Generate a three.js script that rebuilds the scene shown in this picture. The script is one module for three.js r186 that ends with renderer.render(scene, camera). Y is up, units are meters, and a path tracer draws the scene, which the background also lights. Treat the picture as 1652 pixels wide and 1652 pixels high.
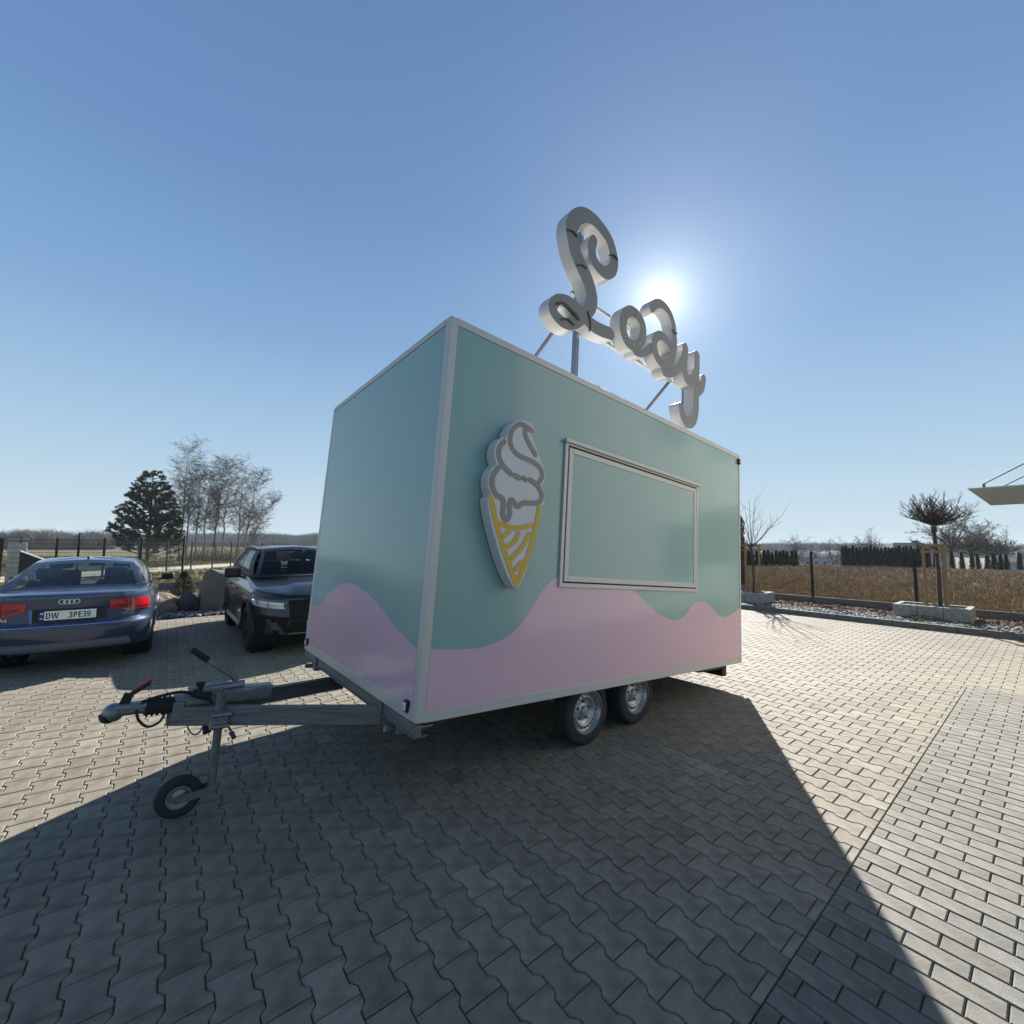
import * as THREE from 'three';
import { RoundedBoxGeometry } from 'three/addons/geometries/RoundedBoxGeometry.js';
import { mergeGeometries, toCreasedNormals } from 'three/addons/utils/BufferGeometryUtils.js';
import { FontLoader } from 'three/addons/loaders/FontLoader.js';
import { TextGeometry } from 'three/addons/geometries/TextGeometry.js';
import { ImprovedNoise } from 'three/addons/math/ImprovedNoise.js';

// ---------------------------------------------------------------- camera, sky, sun, exposure
const V = (x, y, z) => new THREE.Vector3(x, y, z);
const EXPOSURE = 2.6;
const scene = new THREE.Scene();
const camera = new THREE.PerspectiveCamera(99.853, 1, 0.05, 3000);
camera.position.set(0, 1.65, 0);
camera.rotation.set(THREE.MathUtils.degToRad(4.607), 0, THREE.MathUtils.degToRad(0.4), 'XYZ');
camera.updateMatrixWorld(true);
scene.add(camera);

const SUN = V(0.2922, 0.4926, -0.8197).normalize();
{
  const W = 1024, Hh = 512, d = new Float32Array(W * Hh * 4);
  const stops = [[0, [.60, .735, .80]], [4, [.55, .70, .80]], [12, [.385, .575, .775]], [24, [.225, .40, .665]], [38, [.145, .28, .54]], [60, [.10, .20, .42]], [90, [.08, .165, .36]]];
  for (let j = 0; j < Hh; j++) {
    const el = (j + .5) / Hh * 180 - 90, y = Math.sin(el * Math.PI / 180), c = Math.cos(el * Math.PI / 180);
    let k = 0; const e = Math.max(0, el);
    while (k < stops.length - 2 && e > stops[k + 1][0]) k++;
    let f = (e - stops[k][0]) / (stops[k + 1][0] - stops[k][0]);
    const base = [0, 1, 2].map(q => stops[k][1][q] * (1 - f) + stops[k + 1][1][q] * f);
    for (let i = 0; i < W; i++) {
      const ph = ((i + .5) / W - .5) * 2 * Math.PI, g = Math.acos(Math.min(1, Math.max(-1, c * Math.cos(ph) * SUN.x + y * SUN.y + c * Math.sin(ph) * SUN.z))) * 180 / Math.PI;
      const glow = 1.0 * Math.exp(-g / 1.6) + .46 * Math.exp(-g / 5.2) + .18 * Math.exp(-g / 15);
      const o = (j * W + i) * 4;
      d[o] = (base[0] + glow * .98) / EXPOSURE; d[o + 1] = (base[1] + glow) / EXPOSURE; d[o + 2] = (base[2] + glow * .98) / EXPOSURE; d[o + 3] = 1;
    }
  }
  const t = new THREE.DataTexture(d, W, Hh, THREE.RGBAFormat, THREE.FloatType);
  t.mapping = THREE.EquirectangularReflectionMapping; t.magFilter = THREE.LinearFilter; t.needsUpdate = true;
  scene.background = t; scene.environment = t; scene.environmentIntensity = 1;
}
const sun = new THREE.DirectionalLight(new THREE.Color(1, .95, .88), 5);
sun.position.copy(SUN).multiplyScalar(60); sun.castShadow = true;
sun.shadow.camera.left = sun.shadow.camera.bottom = -40; sun.shadow.camera.right = sun.shadow.camera.top = 40; sun.shadow.camera.far = 200;
sun.shadow.mapSize.set(4096, 4096);
scene.add(sun, sun.target);
scene.fog = new THREE.FogExp2(0xd6e2ec, 0.00035);
const renderer = new THREE.WebGLRenderer({ antialias: true });
renderer.setSize(1024, 1024);
renderer.toneMapping = THREE.LinearToneMapping;
renderer.toneMappingExposure = EXPOSURE;
renderer.shadowMap.enabled = true;

// ---------------------------------------------------------------- helpers
let seed = 12345;
const rnd = () => { seed |= 0; seed = seed + 0x6D2B79F5 | 0; let t = Math.imul(seed ^ seed >>> 15, 1 | seed); t = t + Math.imul(t ^ t >>> 7, 61 | t) ^ t; return ((t ^ t >>> 14) >>> 0) / 4294967296; };
const rr = (a, b) => a + (b - a) * rnd();
const noise = new ImprovedNoise();
const nz = (x, y, z = 0) => noise.noise(x, y, z);
const clamp = (x, a = 0, b = 1) => Math.min(b, Math.max(a, x));
const sst = (a, b, x) => { const t = clamp((x - a) / (b - a)); return t * t * (3 - 2 * t); };
const lerp = (a, b, t) => a + (b - a) * t;
function tag(o, label, category, group, kind) {
  if (label) o.userData.label = label; if (category) o.userData.category = category;
  if (group) o.userData.group = group; if (kind) o.userData.kind = kind; return o;
}
const used = {};
function numbered(n) { n = n.replace(/_\d{3}$/, ''); used[n] = (used[n] ?? -1) + 1; return used[n] ? `${n}_${String(used[n]).padStart(3, '0')}` : n; }
function thing(name, label, category, pos, turn = 0, group) {
  const g = new THREE.Group(); g.name = numbered(name); if (pos) g.position.copy(pos); g.rotation.y = turn; scene.add(g);
  return tag(g, label, category, group);
}
function mesh(name, geo, mat, parent = scene) {
  const m = new THREE.Mesh(Array.isArray(geo) ? merge(geo) : geo, mat); m.name = parent === scene ? numbered(name) : name;
  m.castShadow = m.receiveShadow = true; parent.add(m); return m;
}
function merge(list) {
  list = list.map(g => { g = g.index ? g.toNonIndexed() : g; for (const k of Object.keys(g.attributes)) if (!['position', 'normal', 'uv'].includes(k)) g.deleteAttribute(k); if (!g.attributes.uv) g.setAttribute('uv', new THREE.BufferAttribute(new Float32Array(g.attributes.position.count * 2), 2)); return g; });
  return list.length === 1 ? list[0] : mergeGeometries(list);
}
const at = (g, x, y, z, rx = 0, ry = 0, rz = 0) => { g.applyMatrix4(new THREE.Matrix4().compose(V(x, y, z), new THREE.Quaternion().setFromEuler(new THREE.Euler(rx, ry, rz)), V(1, 1, 1))); return g; };
const bx = (w, h, d, x = 0, y = 0, z = 0) => at(new THREE.BoxGeometry(w, h, d), x, y, z);
const rb = (w, h, d, x = 0, y = 0, z = 0, r = .01, s = 2) => at(new RoundedBoxGeometry(w, h, d, s, Math.min(r, w / 2.01, h / 2.01, d / 2.01)), x, y, z);
function bar(p, q, w, h, r = 0) {     // a straight bar from p to q, w across, h high
  const len = p.distanceTo(q), g = r ? new RoundedBoxGeometry(w, h, len, 2, r) : new THREE.BoxGeometry(w, h, len);
  const m = new THREE.Matrix4().lookAt(q, p, V(0, 1, 0)); m.setPosition(p.clone().lerp(q, .5)); g.applyMatrix4(m); return g;
}
function rod(p, q, r0, r1 = r0, n = 10) {
  const g = new THREE.CylinderGeometry(r1, r0, p.distanceTo(q), n);
  g.applyQuaternion(new THREE.Quaternion().setFromUnitVectors(V(0, 1, 0), q.clone().sub(p).normalize())); const c = p.clone().lerp(q, .5); g.translate(c.x, c.y, c.z); return g;
}
const tube = (pts, r, n = 8, seg = 24) => new THREE.TubeGeometry(new THREE.CatmullRomCurve3(pts), seg, r, n);
const lathe = (prof, n = 32) => new THREE.LatheGeometry(prof.map(p => new THREE.Vector2(p[0], p[1])), n);

class Tri {                             // loose triangles and thin tapered limbs
  constructor() { this.p = []; }
  tri(a, b, c) { this.p.push(a.x, a.y, a.z, b.x, b.y, b.z, c.x, c.y, c.z); }
  quad(a, b, c, d) { this.tri(a, b, c); this.tri(a, c, d); }
  limb(a, b, r0, r1, n = 4) {
    const d = b.clone().sub(a).normalize(), s = Math.abs(d.y) < .9 ? V(0, 1, 0) : V(1, 0, 0), u = d.clone().cross(s).normalize(), w = d.clone().cross(u);
    let pa, pb;
    for (let i = 0; i <= n; i++) {
      const t = i / n * Math.PI * 2, o = u.clone().multiplyScalar(Math.cos(t)).addScaledVector(w, Math.sin(t)), qa = a.clone().addScaledVector(o, r0), qb = b.clone().addScaledVector(o, r1);
      if (i) { this.tri(pa, qa, qb); this.tri(pa, qb, pb); } pa = qa; pb = qb;
    }
  }
  geo() { const g = new THREE.BufferGeometry(); g.setAttribute('position', new THREE.Float32BufferAttribute(this.p, 3)); g.computeVertexNormals(); return g; }
}
function grid(nu, nv, f, skip) {        // a sheet of quads, f(i, j) -> Vector3
  const pos = [], uv = [], idx = [];
  for (let j = 0; j <= nv; j++) for (let i = 0; i <= nu; i++) { const p = f(i / nu, j / nv, i, j); pos.push(p.x, p.y, p.z); uv.push(i / nu, j / nv); }
  const P = k => V(pos[k * 3], pos[k * 3 + 1], pos[k * 3 + 2]);
  for (let j = 0; j < nv; j++) for (let i = 0; i < nu; i++) {
    const a = j * (nu + 1) + i, b = a + 1, c = a + nu + 1, d = c + 1;
    if (skip && skip(P(a).add(P(b)).add(P(c)).add(P(d)).multiplyScalar(.25))) continue;
    idx.push(a, b, d, a, d, c);
  }
  const g = new THREE.BufferGeometry(); g.setAttribute('position', new THREE.Float32BufferAttribute(pos, 3)); g.setAttribute('uv', new THREE.Float32BufferAttribute(uv, 2)); g.setIndex(idx); g.computeVertexNormals(); return g;
}
function ribbon(pts, width, z0, z1, opt = {}) {   // a stroke with rounded ends, extruded from z0 to z1; widths may vary along it
  const c = new THREE.CatmullRomCurve3(pts.map(p => V(p[0], p[1], 0)), false, 'centripetal'), n = opt.n ?? pts.length * 7, L = [], R = [];
  const wAt = t => { if (typeof width === 'number') return width; const x = t * (width.length - 1), i = Math.min(width.length - 2, Math.floor(x)); return lerp(width[i], width[i + 1], x - i); };
  const P = [], D = [];
  for (let i = 0; i <= n; i++) { P.push(c.getPoint(i / n)); D.push(c.getTangent(i / n)); }
  const push = (p, d, w) => { L.push(V(p.x - d.y * w / 2, p.y + d.x * w / 2, 0)); R.push(V(p.x + d.y * w / 2, p.y - d.x * w / 2, 0)); };
  const cap = opt.cap ?? true, w0 = wAt(0), w1 = wAt(1);
  if (cap) for (let k = 0; k < 5; k++) { const a = k / 5 * Math.PI / 2; push(P[0].clone().addScaledVector(D[0], -Math.cos(a) * w0 / 2), D[0], Math.max(.002, w0 * Math.sin(a))); }
  for (let i = 0; i <= n; i++) push(P[i], D[i], wAt(i / n));
  if (cap) for (let k = 4; k >= 0; k--) { const a = k / 5 * Math.PI / 2; push(P[n].clone().addScaledVector(D[n], Math.cos(a) * w1 / 2), D[n], Math.max(.002, w1 * Math.sin(a))); }
  const rise = opt.rise ?? 0, T = new Tri(), S = new Tri(), N = L.length - 1;
  const F = (v, i) => V(v.x, v.y, z1 + rise * i / N), Bk = (v, i) => V(v.x, v.y, z0 + rise * i / N);
  for (let i = 0; i < N; i++) {
    T.quad(F(R[i], i), F(R[i + 1], i + 1), F(L[i + 1], i + 1), F(L[i], i));
    S.quad(Bk(L[i], i), Bk(L[i + 1], i + 1), Bk(R[i + 1], i + 1), Bk(R[i], i));
    S.quad(F(L[i], i), F(L[i + 1], i + 1), Bk(L[i + 1], i + 1), Bk(L[i], i));
    S.quad(Bk(R[i], i), Bk(R[i + 1], i + 1), F(R[i + 1], i + 1), F(R[i], i));
  }
  S.quad(F(L[0], 0), Bk(L[0], 0), Bk(R[0], 0), F(R[0], 0)); S.quad(F(R[N], N), Bk(R[N], N), Bk(L[N], N), F(L[N], N));
  return opt.split ? [T.geo(), toCreasedNormals(S.geo(), .7)] : merge([T.geo(), S.geo()]);
}

// ---------------------------------------------------------------- materials
function noiseTexture(size, f, srgb, rep = 1) {
  const d = new Uint8Array(size * size * 4);
  for (let j = 0; j < size; j++) for (let i = 0; i < size; i++) { const c = f(i / size, j / size, i, j), o = (j * size + i) * 4; d[o] = clamp(c[0]) * 255; d[o + 1] = clamp(c[1]) * 255; d[o + 2] = clamp(c[2]) * 255; d[o + 3] = 255; }
  const t = new THREE.DataTexture(d, size, size); t.wrapS = t.wrapT = THREE.RepeatWrapping; t.magFilter = THREE.LinearFilter; t.repeat.set(rep, rep);
  if (srgb) t.colorSpace = THREE.SRGBColorSpace; t.needsUpdate = true; return t;
}
function tile(u, v, s, oct = 4) {       // seamless fractal noise
  let r = 0, a = .5; const A = u * Math.PI * 2, Bv = v * Math.PI * 2;
  for (let o = 0; o < oct; o++) { const q = s * 2 ** o / 6.283; r += a * (nz(Math.cos(A) * q + 7, Math.sin(A) * q + Math.cos(Bv) * q, Math.sin(Bv) * q + o * 13)); a *= .5; }
  return r;
}
const grainBump = noiseTexture(256, (u, v) => { const g = .5 + tile(u, v, 40, 3) * .6 + (rnd() - .5) * .5; return [g, g, g]; });
const concreteMap = noiseTexture(512, (u, v) => { const g = .86 + tile(u, v, 6, 5) * .30 + (rnd() - .5) * .13 - (rnd() < .012 ? .2 : 0); return [g, g * .995, g * .98]; }, true);
const wavy = noiseTexture(512, (u, v) => { const g = .5 + tile(u, v, 3, 3) * .8; return [g, g, g]; });
const lin = (r, g, b) => new THREE.Color().setRGB(r, g, b);
const std = (c, rough = .7, o = {}) => new THREE.MeshStandardMaterial({ color: lin(...c), roughness: rough, ...o });
const phy = (c, rough, o = {}) => new THREE.MeshPhysicalMaterial({ color: lin(...c), roughness: rough, ...o });
const M = {
  alu: std([.50, .495, .465], .45, { metalness: .25 }),
  galv: std([.30, .315, .33], .42, { metalness: .6, map: concreteMap }),
  galvDull: std([.20, .21, .205], .55, { metalness: .3, map: concreteMap }),
  steelDark: std([.05, .05, .052], .6),
  teal: phy([.215, .365, .335], .45, { clearcoat: .65, clearcoatRoughness: .14, bumpMap: wavy, bumpScale: .006 }),
  pink: phy([.60, .39, .455], .45, { clearcoat: .65, clearcoatRoughness: .14 }),
  black: std([.010, .010, .011], .6), hollow: std([.003, .003, .0035], .95), rubber: std([.022, .022, .022], .85), blackGloss: phy([.012, .012, .014], .2, { clearcoat: 1 }),
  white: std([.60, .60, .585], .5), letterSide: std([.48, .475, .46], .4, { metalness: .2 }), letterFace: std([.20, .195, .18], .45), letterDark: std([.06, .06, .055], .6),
  coneGrey: std([.26, .235, .20], .5), coneYellow: std([.60, .39, .045], .5),
  red: std([.32, .012, .02], .45), redLens: phy([.42, .012, .018], .15, { clearcoat: 1 }), redDark: phy([.16, .006, .01], .2, { clearcoat: 1 }),
  chrome: std([.75, .76, .78], .18, { metalness: 1 }), rim: std([.40, .405, .405], .38, { metalness: .65 }),
  blueCar: phy([.034, .054, .105], .36, { metalness: .45, clearcoat: 1, clearcoatRoughness: .05 }),
  navyCar: phy([.004, .005, .012], .3, { metalness: .2, clearcoat: .6, clearcoatRoughness: .03 }),
  glass: phy([.72, .80, .77], .03, { transmission: 1, thickness: 0, ior: 1.5 }),
  glassDark: phy([.34, .38, .40], .03, { transmission: 1, thickness: 0, ior: 1.5, specularIntensity: .45 }),
  canopyGlass: phy([.34, .44, .46], .35, { transmission: .3, thickness: 0 }),
  wood: std([.24, .165, .085], .8), woodDark: std([.13, .085, .05], .85), bark: std([.055, .046, .04], .9), barkPale: std([.13, .12, .11], .9), twig: std([.075, .054, .042], .95),
  concrete: std([.36, .36, .35], .85, { map: concreteMap, bumpMap: grainBump, bumpScale: .002 }), kerb: std([.17, .17, .17], .9, { map: concreteMap, bumpMap: grainBump, bumpScale: .002 }),
  darkBoard: std([.16, .16, .165], .85, { map: concreteMap }), fence: std([.010, .012, .013], .8),
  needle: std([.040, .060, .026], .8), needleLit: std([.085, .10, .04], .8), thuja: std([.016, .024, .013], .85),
  seat: std([.02, .02, .022], .8), cabin: std([.018, .018, .018], .8),
};

// ---------------------------------------------------------------- site axes: a runs along the trailer, b across it
const SITE = Math.atan2(.6223, .7828), Ax = V(.7828, 0, -.6223), Bx = V(.6223, 0, .7828);
const ab = (a, b, y = 0) => V(Ax.x * a + Bx.x * b, y, Ax.z * a + Bx.z * b);
const toA = (x, z) => x * Ax.x + z * Ax.z, toB = (x, z) => x * Bx.x + z * Bx.z;
const fallAway = (x, z) => -4.2 * sst(52, 125, toA(x, z));

// ---------------------------------------------------------------- ground
{
  const soil = noiseTexture(512, (u, v) => { const n = tile(u, v, 5, 6), m = tile(u + .3, v, 16, 4), k = rnd() * .10; return [.33 + n * .24 + m * .14 + k, .31 + n * .17 + m * .13 + k, .17 + n * .10 + m * .08 + k]; }, true);
  const g = grid(170, 170, (i, j) => { const x = (i - .5) * 2, z = (j - .5) * 2, X = Math.sign(x) * Math.abs(x) ** 2 * 1500, Z = Math.sign(z) * Math.abs(z) ** 2 * 1500; return V(X, fallAway(X, Z) - .07, Z); });
  const p = g.attributes.position, uv = g.attributes.uv;
  for (let i = 0; i < p.count; i++) uv.setXY(i, p.getX(i) / 7, p.getZ(i) / 7);
  g.index.array.reverse(); g.computeVertexNormals();
  tag(mesh('ground', g, std([.85, .85, .8], .95, { map: soil, bumpMap: soil, bumpScale: .05 })), 'dry olive brown grassland reaching to the horizon', null, null, 'structure');

  const tufts = new Tri();              // a tussock of dry grass
  for (let k = 0; k < 26; k++) { const a = rnd() * 6.28, r = rnd() * .10, h = rr(.05, .16), c = V(Math.cos(a) * r, 0, Math.sin(a) * r), o = V(rr(-.06, .06), h, rr(-.06, .06)); tufts.tri(c.clone().add(V(.006, 0, 0)), c.clone().add(V(-.006, 0, .004)), c.clone().add(o)); }
  const tg = tufts.geo(), N = 9000, im = new THREE.InstancedMesh(tg, std([1, 1, 1], .9), N), q = new THREE.Object3D();
  for (let i = 0; i < N; i++) {
    const t = Math.pow(rnd(), 1.6), z = lerp(-16, -60, t), x = lerp(-.62, -1.35, rnd()) * -z; q.position.set(x, -.07, z);
    if (toB(x, z) > -20.3) { q.position.set(-25 - rnd() * 10, -.07, -34 - rnd() * 12); }
    if (q.position.x < -21.4 && q.position.x > -26.2) q.position.x = -27 - rnd() * 6;
    q.rotation.y = rnd() * 6; q.scale.setScalar(rr(.6, 1.5)); q.updateMatrix(); im.setMatrixAt(i, q.matrix); const c = rr(.6, 1.1); im.setColorAt(i, lin(.21 * c, .19 * c, .07 * c));
  }
  im.name = 'grass'; im.castShadow = im.receiveShadow = true; scene.add(im); tag(im, 'short yellow green grass behind the boulders and fence', 'grass', null, 'stuff');

  const sand = grid(6, 40, (i, j) => { const z = lerp(-8, -110, j), x = lerp(-21.8, -26, i) + nz(j * 9, i * 2, 4) * .7 - sst(.3, 1, j) * 1.2; return V(x, -.06 + .012 * nz(i * 3, j * 20, 1), z); });
  sand.index.array.reverse(); sand.computeVertexNormals();
  tag(mesh('sandy_lane', sand, std([.42, .37, .29], .95, { bumpMap: grainBump, bumpScale: .01 })), 'pale sandy lane passing behind the mesh fence', null, null, 'structure');
}

// ---------------------------------------------------------------- paved yard
{
  const yard = thing('paved_yard', 'yard of interlocking grey beige concrete pavers', null, null, SITE); yard.userData.kind = 'structure';
  const EA = 12.38, EB = -12.3;
  mesh('bedding_sand', at(new THREE.PlaneGeometry(34, 26), EA - 17, -.013, EB + 13, -Math.PI / 2), std([.105, .092, .07], 1), yard);
  function paver(outline, h = .05, ch = .0045) {
    const T = new Tri(), n = outline.length, inset = outline.map((p, i) => { const a = outline[(i + n - 1) % n], b = outline[(i + 1) % n], d1 = new THREE.Vector2(p[0] - a[0], p[1] - a[1]).normalize(), d2 = new THREE.Vector2(b[0] - p[0], b[1] - p[1]).normalize(), m = new THREE.Vector2(-(d1.y + d2.y), d1.x + d2.x).normalize(), k = ch / Math.max(.5, m.x * -d1.y + m.y * d1.x); return [p[0] + m.x * k, p[1] + m.y * k]; });
    const tri = THREE.ShapeUtils.triangulateShape(inset.map(p => new THREE.Vector2(...p)), []);
    for (const [a, b, c] of tri) T.tri(V(inset[a][0], 0, inset[a][1]), V(inset[c][0], 0, inset[c][1]), V(inset[b][0], 0, inset[b][1]));
    for (let i = 0; i < n; i++) {
      const j = (i + 1) % n, o1 = V(outline[i][0], -ch, outline[i][1]), o2 = V(outline[j][0], -ch, outline[j][1]), t1 = V(inset[i][0], 0, inset[i][1]), t2 = V(inset[j][0], 0, inset[j][1]);
      T.quad(t1, t2, o2, o1); T.quad(o1, o2, V(o2.x, -h, o2.z), V(o1.x, -h, o1.z));
    }
    const g = T.geo(), p = g.attributes.position, uv = []; for (let i = 0; i < p.count; i++) uv.push(p.getX(i) * 2, p.getZ(i) * 2); g.setAttribute('uv', new THREE.Float32BufferAttribute(uv, 2)); return g;
  }
  const hw = .0802, hn = .0577, l = .0979;   // dumbbell shape: wide ends, narrow waist
  const half = [[hw, -l], [hw, -.062], [hn, -.036], [hn, .036], [hw, .062], [hw, l]];
  const bone = paver([...half, ...half.map(([x, y]) => [-x, -y])]);
  const brick = paver([[.0478, -.0978], [.0478, .0978], [-.0478, .0978], [-.0478, -.0978]]);
  const toView = new THREE.Matrix4().makeRotationY(SITE), view = camera.matrixWorldInverse, f = 826 / Math.tan(49.9265 * Math.PI / 180);
  const list = { bone: [], brick: [] };
  const cut = (poly, nx, ny, c) => { const o = []; for (let i = 0; i < poly.length; i++) { const p = poly[i], q = poly[(i + 1) % poly.length], dp = nx * p[0] + ny * p[1] - c, dq = nx * q[0] + ny * q[1] - c; if (dp <= 0) o.push(p); if (dp * dq < 0) { const t = dp / (dp - dq); o.push([p[0] + (q[0] - p[0]) * t, p[1] + (q[1] - p[1]) * t]); } } return o; };
  const area = p => Math.abs(p.reduce((s, a, i) => { const b = p[(i + 1) % p.length]; return s + a[0] * b[1] - a[1] * b[0]; }, 0) / 2);
  const bones = [...half, ...half.map(([x, y]) => [-x, -y])], bricks = [[.0478, -.0978], [.0478, .0978], [-.0478, .0978], [-.0478, -.0978]];
  const LB = -.76, LA = 7.665;
  const add = (kind, a, b) => {
    const w = V(a, 0, b).applyMatrix4(toView); if (w.z > 1.2 || Math.abs(w.x) > 1.7 * -w.z + 2.6 || a < -13 || a > EA + .1 || b < EB - .12) return;
    let geo = null, outline = kind === 'bone' ? bones : bricks; const full = outline;
    const trim = (nx, ny, c) => { const k = c - nx * a - ny * b; if (outline.some(p => nx * p[0] + ny * p[1] > k)) outline = cut(outline, nx, ny, k); };
    trim(1, 0, EA - .004); trim(0, -1, -EB);
    if (kind === 'brick') { trim(1, 0, LA - .003); trim(0, -1, -LB - .003); } else if (a < LA - .02) trim(0, 1, LB - .003); else if (b > LB) trim(-1, 0, -LA - .003);
    if (outline.length < 3) return;
    const part = outline !== full; if (part) { const xs = outline.map(p => p[0]), ys = outline.map(p => p[1]); if (area(outline) < .0016 || Math.max(...xs) - Math.min(...xs) < .02 || Math.max(...ys) - Math.min(...ys) < .02) return; geo = paver(outline, .05, .003); }
    const c = w.clone().applyMatrix4(view), px = 826 + f * c.x / -c.z, py = 826 - f * c.y / -c.z, inFrame = c.z < -.3 && px > 5 && px < 1647 && py < 1296;
    const n = nz(a * .35, b * .35, 3), m = nz(a * 1.3, b * 1.3, 8);
    let s = 1 + n * .22 + m * .14 + rr(-.10, .10); if (rnd() < .06) s *= rr(1.06, 1.25); if (rnd() < .05) s *= rr(.78, .9);
    let col = kind === 'bone' ? [.226, .200, .156] : [.188, .180, .154];
    if (kind === 'bone' && b > LB && a > LA) col = [.236, .212, .162];
    if (nz(a * .22 + 5, b * .22, 20) > .25) col = [col[0] * .95, col[1] * .98, col[2] * 1.02];
    list[kind].push({ a, b, s, geo, col: col.map(x => x * s), size: inFrame ? 1 / -c.z : 0, dy: rr(-.0018, .0012), ry: part ? 0 : rr(-.006, .006) });
  };
  for (let i = -92; i < 88; i++) for (let j = -64; j < 16; j++) { const a = i * .1425, b = j * .2 + (i & 1 ? .1 : 0); if (!(b > LB + .12 && a < LA - .09)) add('bone', a, b); }
  for (let i = -5; i < 78; i++) for (let j = -5; j < 14; j++) add('brick', i * .1 - .05, j * .2 + (i & 1 ? .1 : 0));
  const shades = {};
  const shade = (kind, p) => { const k = kind + Math.round(p.s * 16) + (p.col[2] / p.col[0]).toFixed(2); return shades[k] ??= new THREE.MeshStandardMaterial({ color: lin(...p.col), roughness: .82, map: concreteMap, bumpMap: grainBump, bumpScale: .0012 }); };
  for (const [kind, geo, most] of [['bone', bone, 300], ['brick', brick, 200]]) {
    const L = list[kind].sort((p, q) => q.size - p.size), near = L.slice(0, most), rest = L.slice(most), whole = rest.filter(p => !p.geo), cuts = rest.filter(p => p.geo);
    for (const p of near) { const m = mesh('paving_block', p.geo ?? geo, shade(kind, p), yard); m.position.set(p.a, p.dy, p.b); m.rotation.y = p.ry + (!p.geo && rnd() < .5 ? Math.PI : 0); }
    const im = new THREE.InstancedMesh(geo, new THREE.MeshStandardMaterial({ color: 0xffffff, roughness: .82, map: concreteMap, bumpMap: grainBump, bumpScale: .0012 }), whole.length), q = new THREE.Object3D();
    whole.forEach((p, i) => { q.position.set(p.a, p.dy, p.b); q.rotation.y = p.ry; q.updateMatrix(); im.setMatrixAt(i, q.matrix); im.setColorAt(i, lin(...p.col)); });
    im.name = kind === 'bone' ? 'paving_blocks' : 'rectangular_paving_blocks'; im.castShadow = im.receiveShadow = true; im.userData.kind = 'stuff'; yard.add(im);
    if (cuts.length) { const byS = {}; for (const p of cuts) (byS[Math.round(p.s * 6)] ??= []).push(p); for (const g of Object.values(byS)) mesh('cut_paving_blocks', g.map(p => { const c = p.geo.clone(); c.translate(p.a, p.dy, p.b); return c; }), shade(kind, g[0]), yard).userData.kind = 'stuff'; }
  }
}

// ---------------------------------------------------------------- kerb, edging, gravel, mulch, field
const kerb = thing('kerb', 'dark concrete kerb between the pavers and the gravel strip', null, null, SITE); kerb.userData.kind = 'structure';
for (let k = 0; k < 14; k++) mesh('kerb_stone', rb(.10, .20, .992, 12.44 + .004 * nz(k * 3.1, 1), .015 + .004 * nz(k * 2.3, 5), -11.8 + k, .012), M.kerb, kerb);

function scatter(name, label, geo, mat, n, place, color, group) {
  const im = new THREE.InstancedMesh(geo, mat, n), q = new THREE.Object3D();
  for (let i = 0; i < n; i++) { place(q, i); q.updateMatrix(); im.setMatrixAt(i, q.matrix); im.setColorAt(i, color(i)); }
  im.name = numbered(name); im.castShadow = im.receiveShadow = true; scene.add(im); return tag(im, label, null, null, 'stuff');
}
const pebble = new THREE.IcosahedronGeometry(1, 1); { const p = pebble.attributes.position; for (let i = 0; i < p.count; i++) { const v = V(p.getX(i), p.getY(i), p.getZ(i)), s = 1 + nz(v.x * 1.4 + 9, v.y * 1.4, v.z * 1.4) * .55; p.setXYZ(i, v.x * s, v.y * s * .75, v.z * s); } pebble.computeVertexNormals(); }
const stoneMat = std([1, 1, 1], .8), flat = (a0, a1, b0, b1, y) => { const g = at(new THREE.PlaneGeometry(a1 - a0, b1 - b0, 1, 1), 0, 0, 0, -Math.PI / 2); at(g, (a0 + a1) / 2, y, (b0 + b1) / 2); const m = new THREE.Matrix4().makeRotationY(SITE); g.applyMatrix4(m); return g; };
const stoneColor = () => { const t = rnd(); if (t < .30) { const c = rr(.22, .5); return lin(c, c, c * .97); } const c = t < .85 ? rr(.02, .07) : rr(.08, .18); return lin(c, c, c * 1.06); };
const put = (a0, a1, b0, b1, y, s0, s1) => q => { const p = ab(rr(a0, a1), rr(b0, b1), y); q.position.copy(p); q.rotation.set(rr(-.5, .5), rnd() * 6, rr(-.5, .5)); q.scale.setScalar(rr(s0, s1)); };
tag(mesh('gravel_bed', flat(12.49, 13.75, -13, 1.2, .04), std([.10, .10, .10], 1)), 'bed of the gravel strip behind the kerb', null, null, 'structure');
scatter('gravel', 'black and white gravel strip along the kerb at right', pebble, stoneMat, 5200, put(12.51, 13.72, -10, 1, .055, .018, .046), stoneColor).userData.category = 'gravel';
tag(mesh('mulch_bed', flat(13.75, 15.16, -13, 1.2, .045), std([.085, .045, .028], 1, { bumpMap: grainBump, bumpScale: .02 })), 'brown bark mulch bed in front of the right fence', null, null, 'structure');
const chip = new THREE.BoxGeometry(1, .22, .5);
const chipColor = () => { const c = rr(.5, 1.3); return lin(.155 * c, .085 * c, .055 * c); };
scatter('bark_mulch', 'reddish brown bark chips below the right fence', chip, std([1, 1, 1], .9), 4200, put(13.7, 15.12, -10, 1, .06, .03, .075), chipColor).userData.category = 'bark mulch';
tag(mesh('gravel_bed', flat(-9, 9, -13.45, -12.32, .01), std([.085, .085, .09], 1)), 'bed of the gravel strip in front of the boulders', null, null, 'structure');
scatter('gravel', 'black and white gravel between the parking and the boulders', pebble, stoneMat, 4200, put(-4.2, 5, -13.5, -12.36, .025, .018, .05), stoneColor).userData.category = 'gravel';
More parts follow.
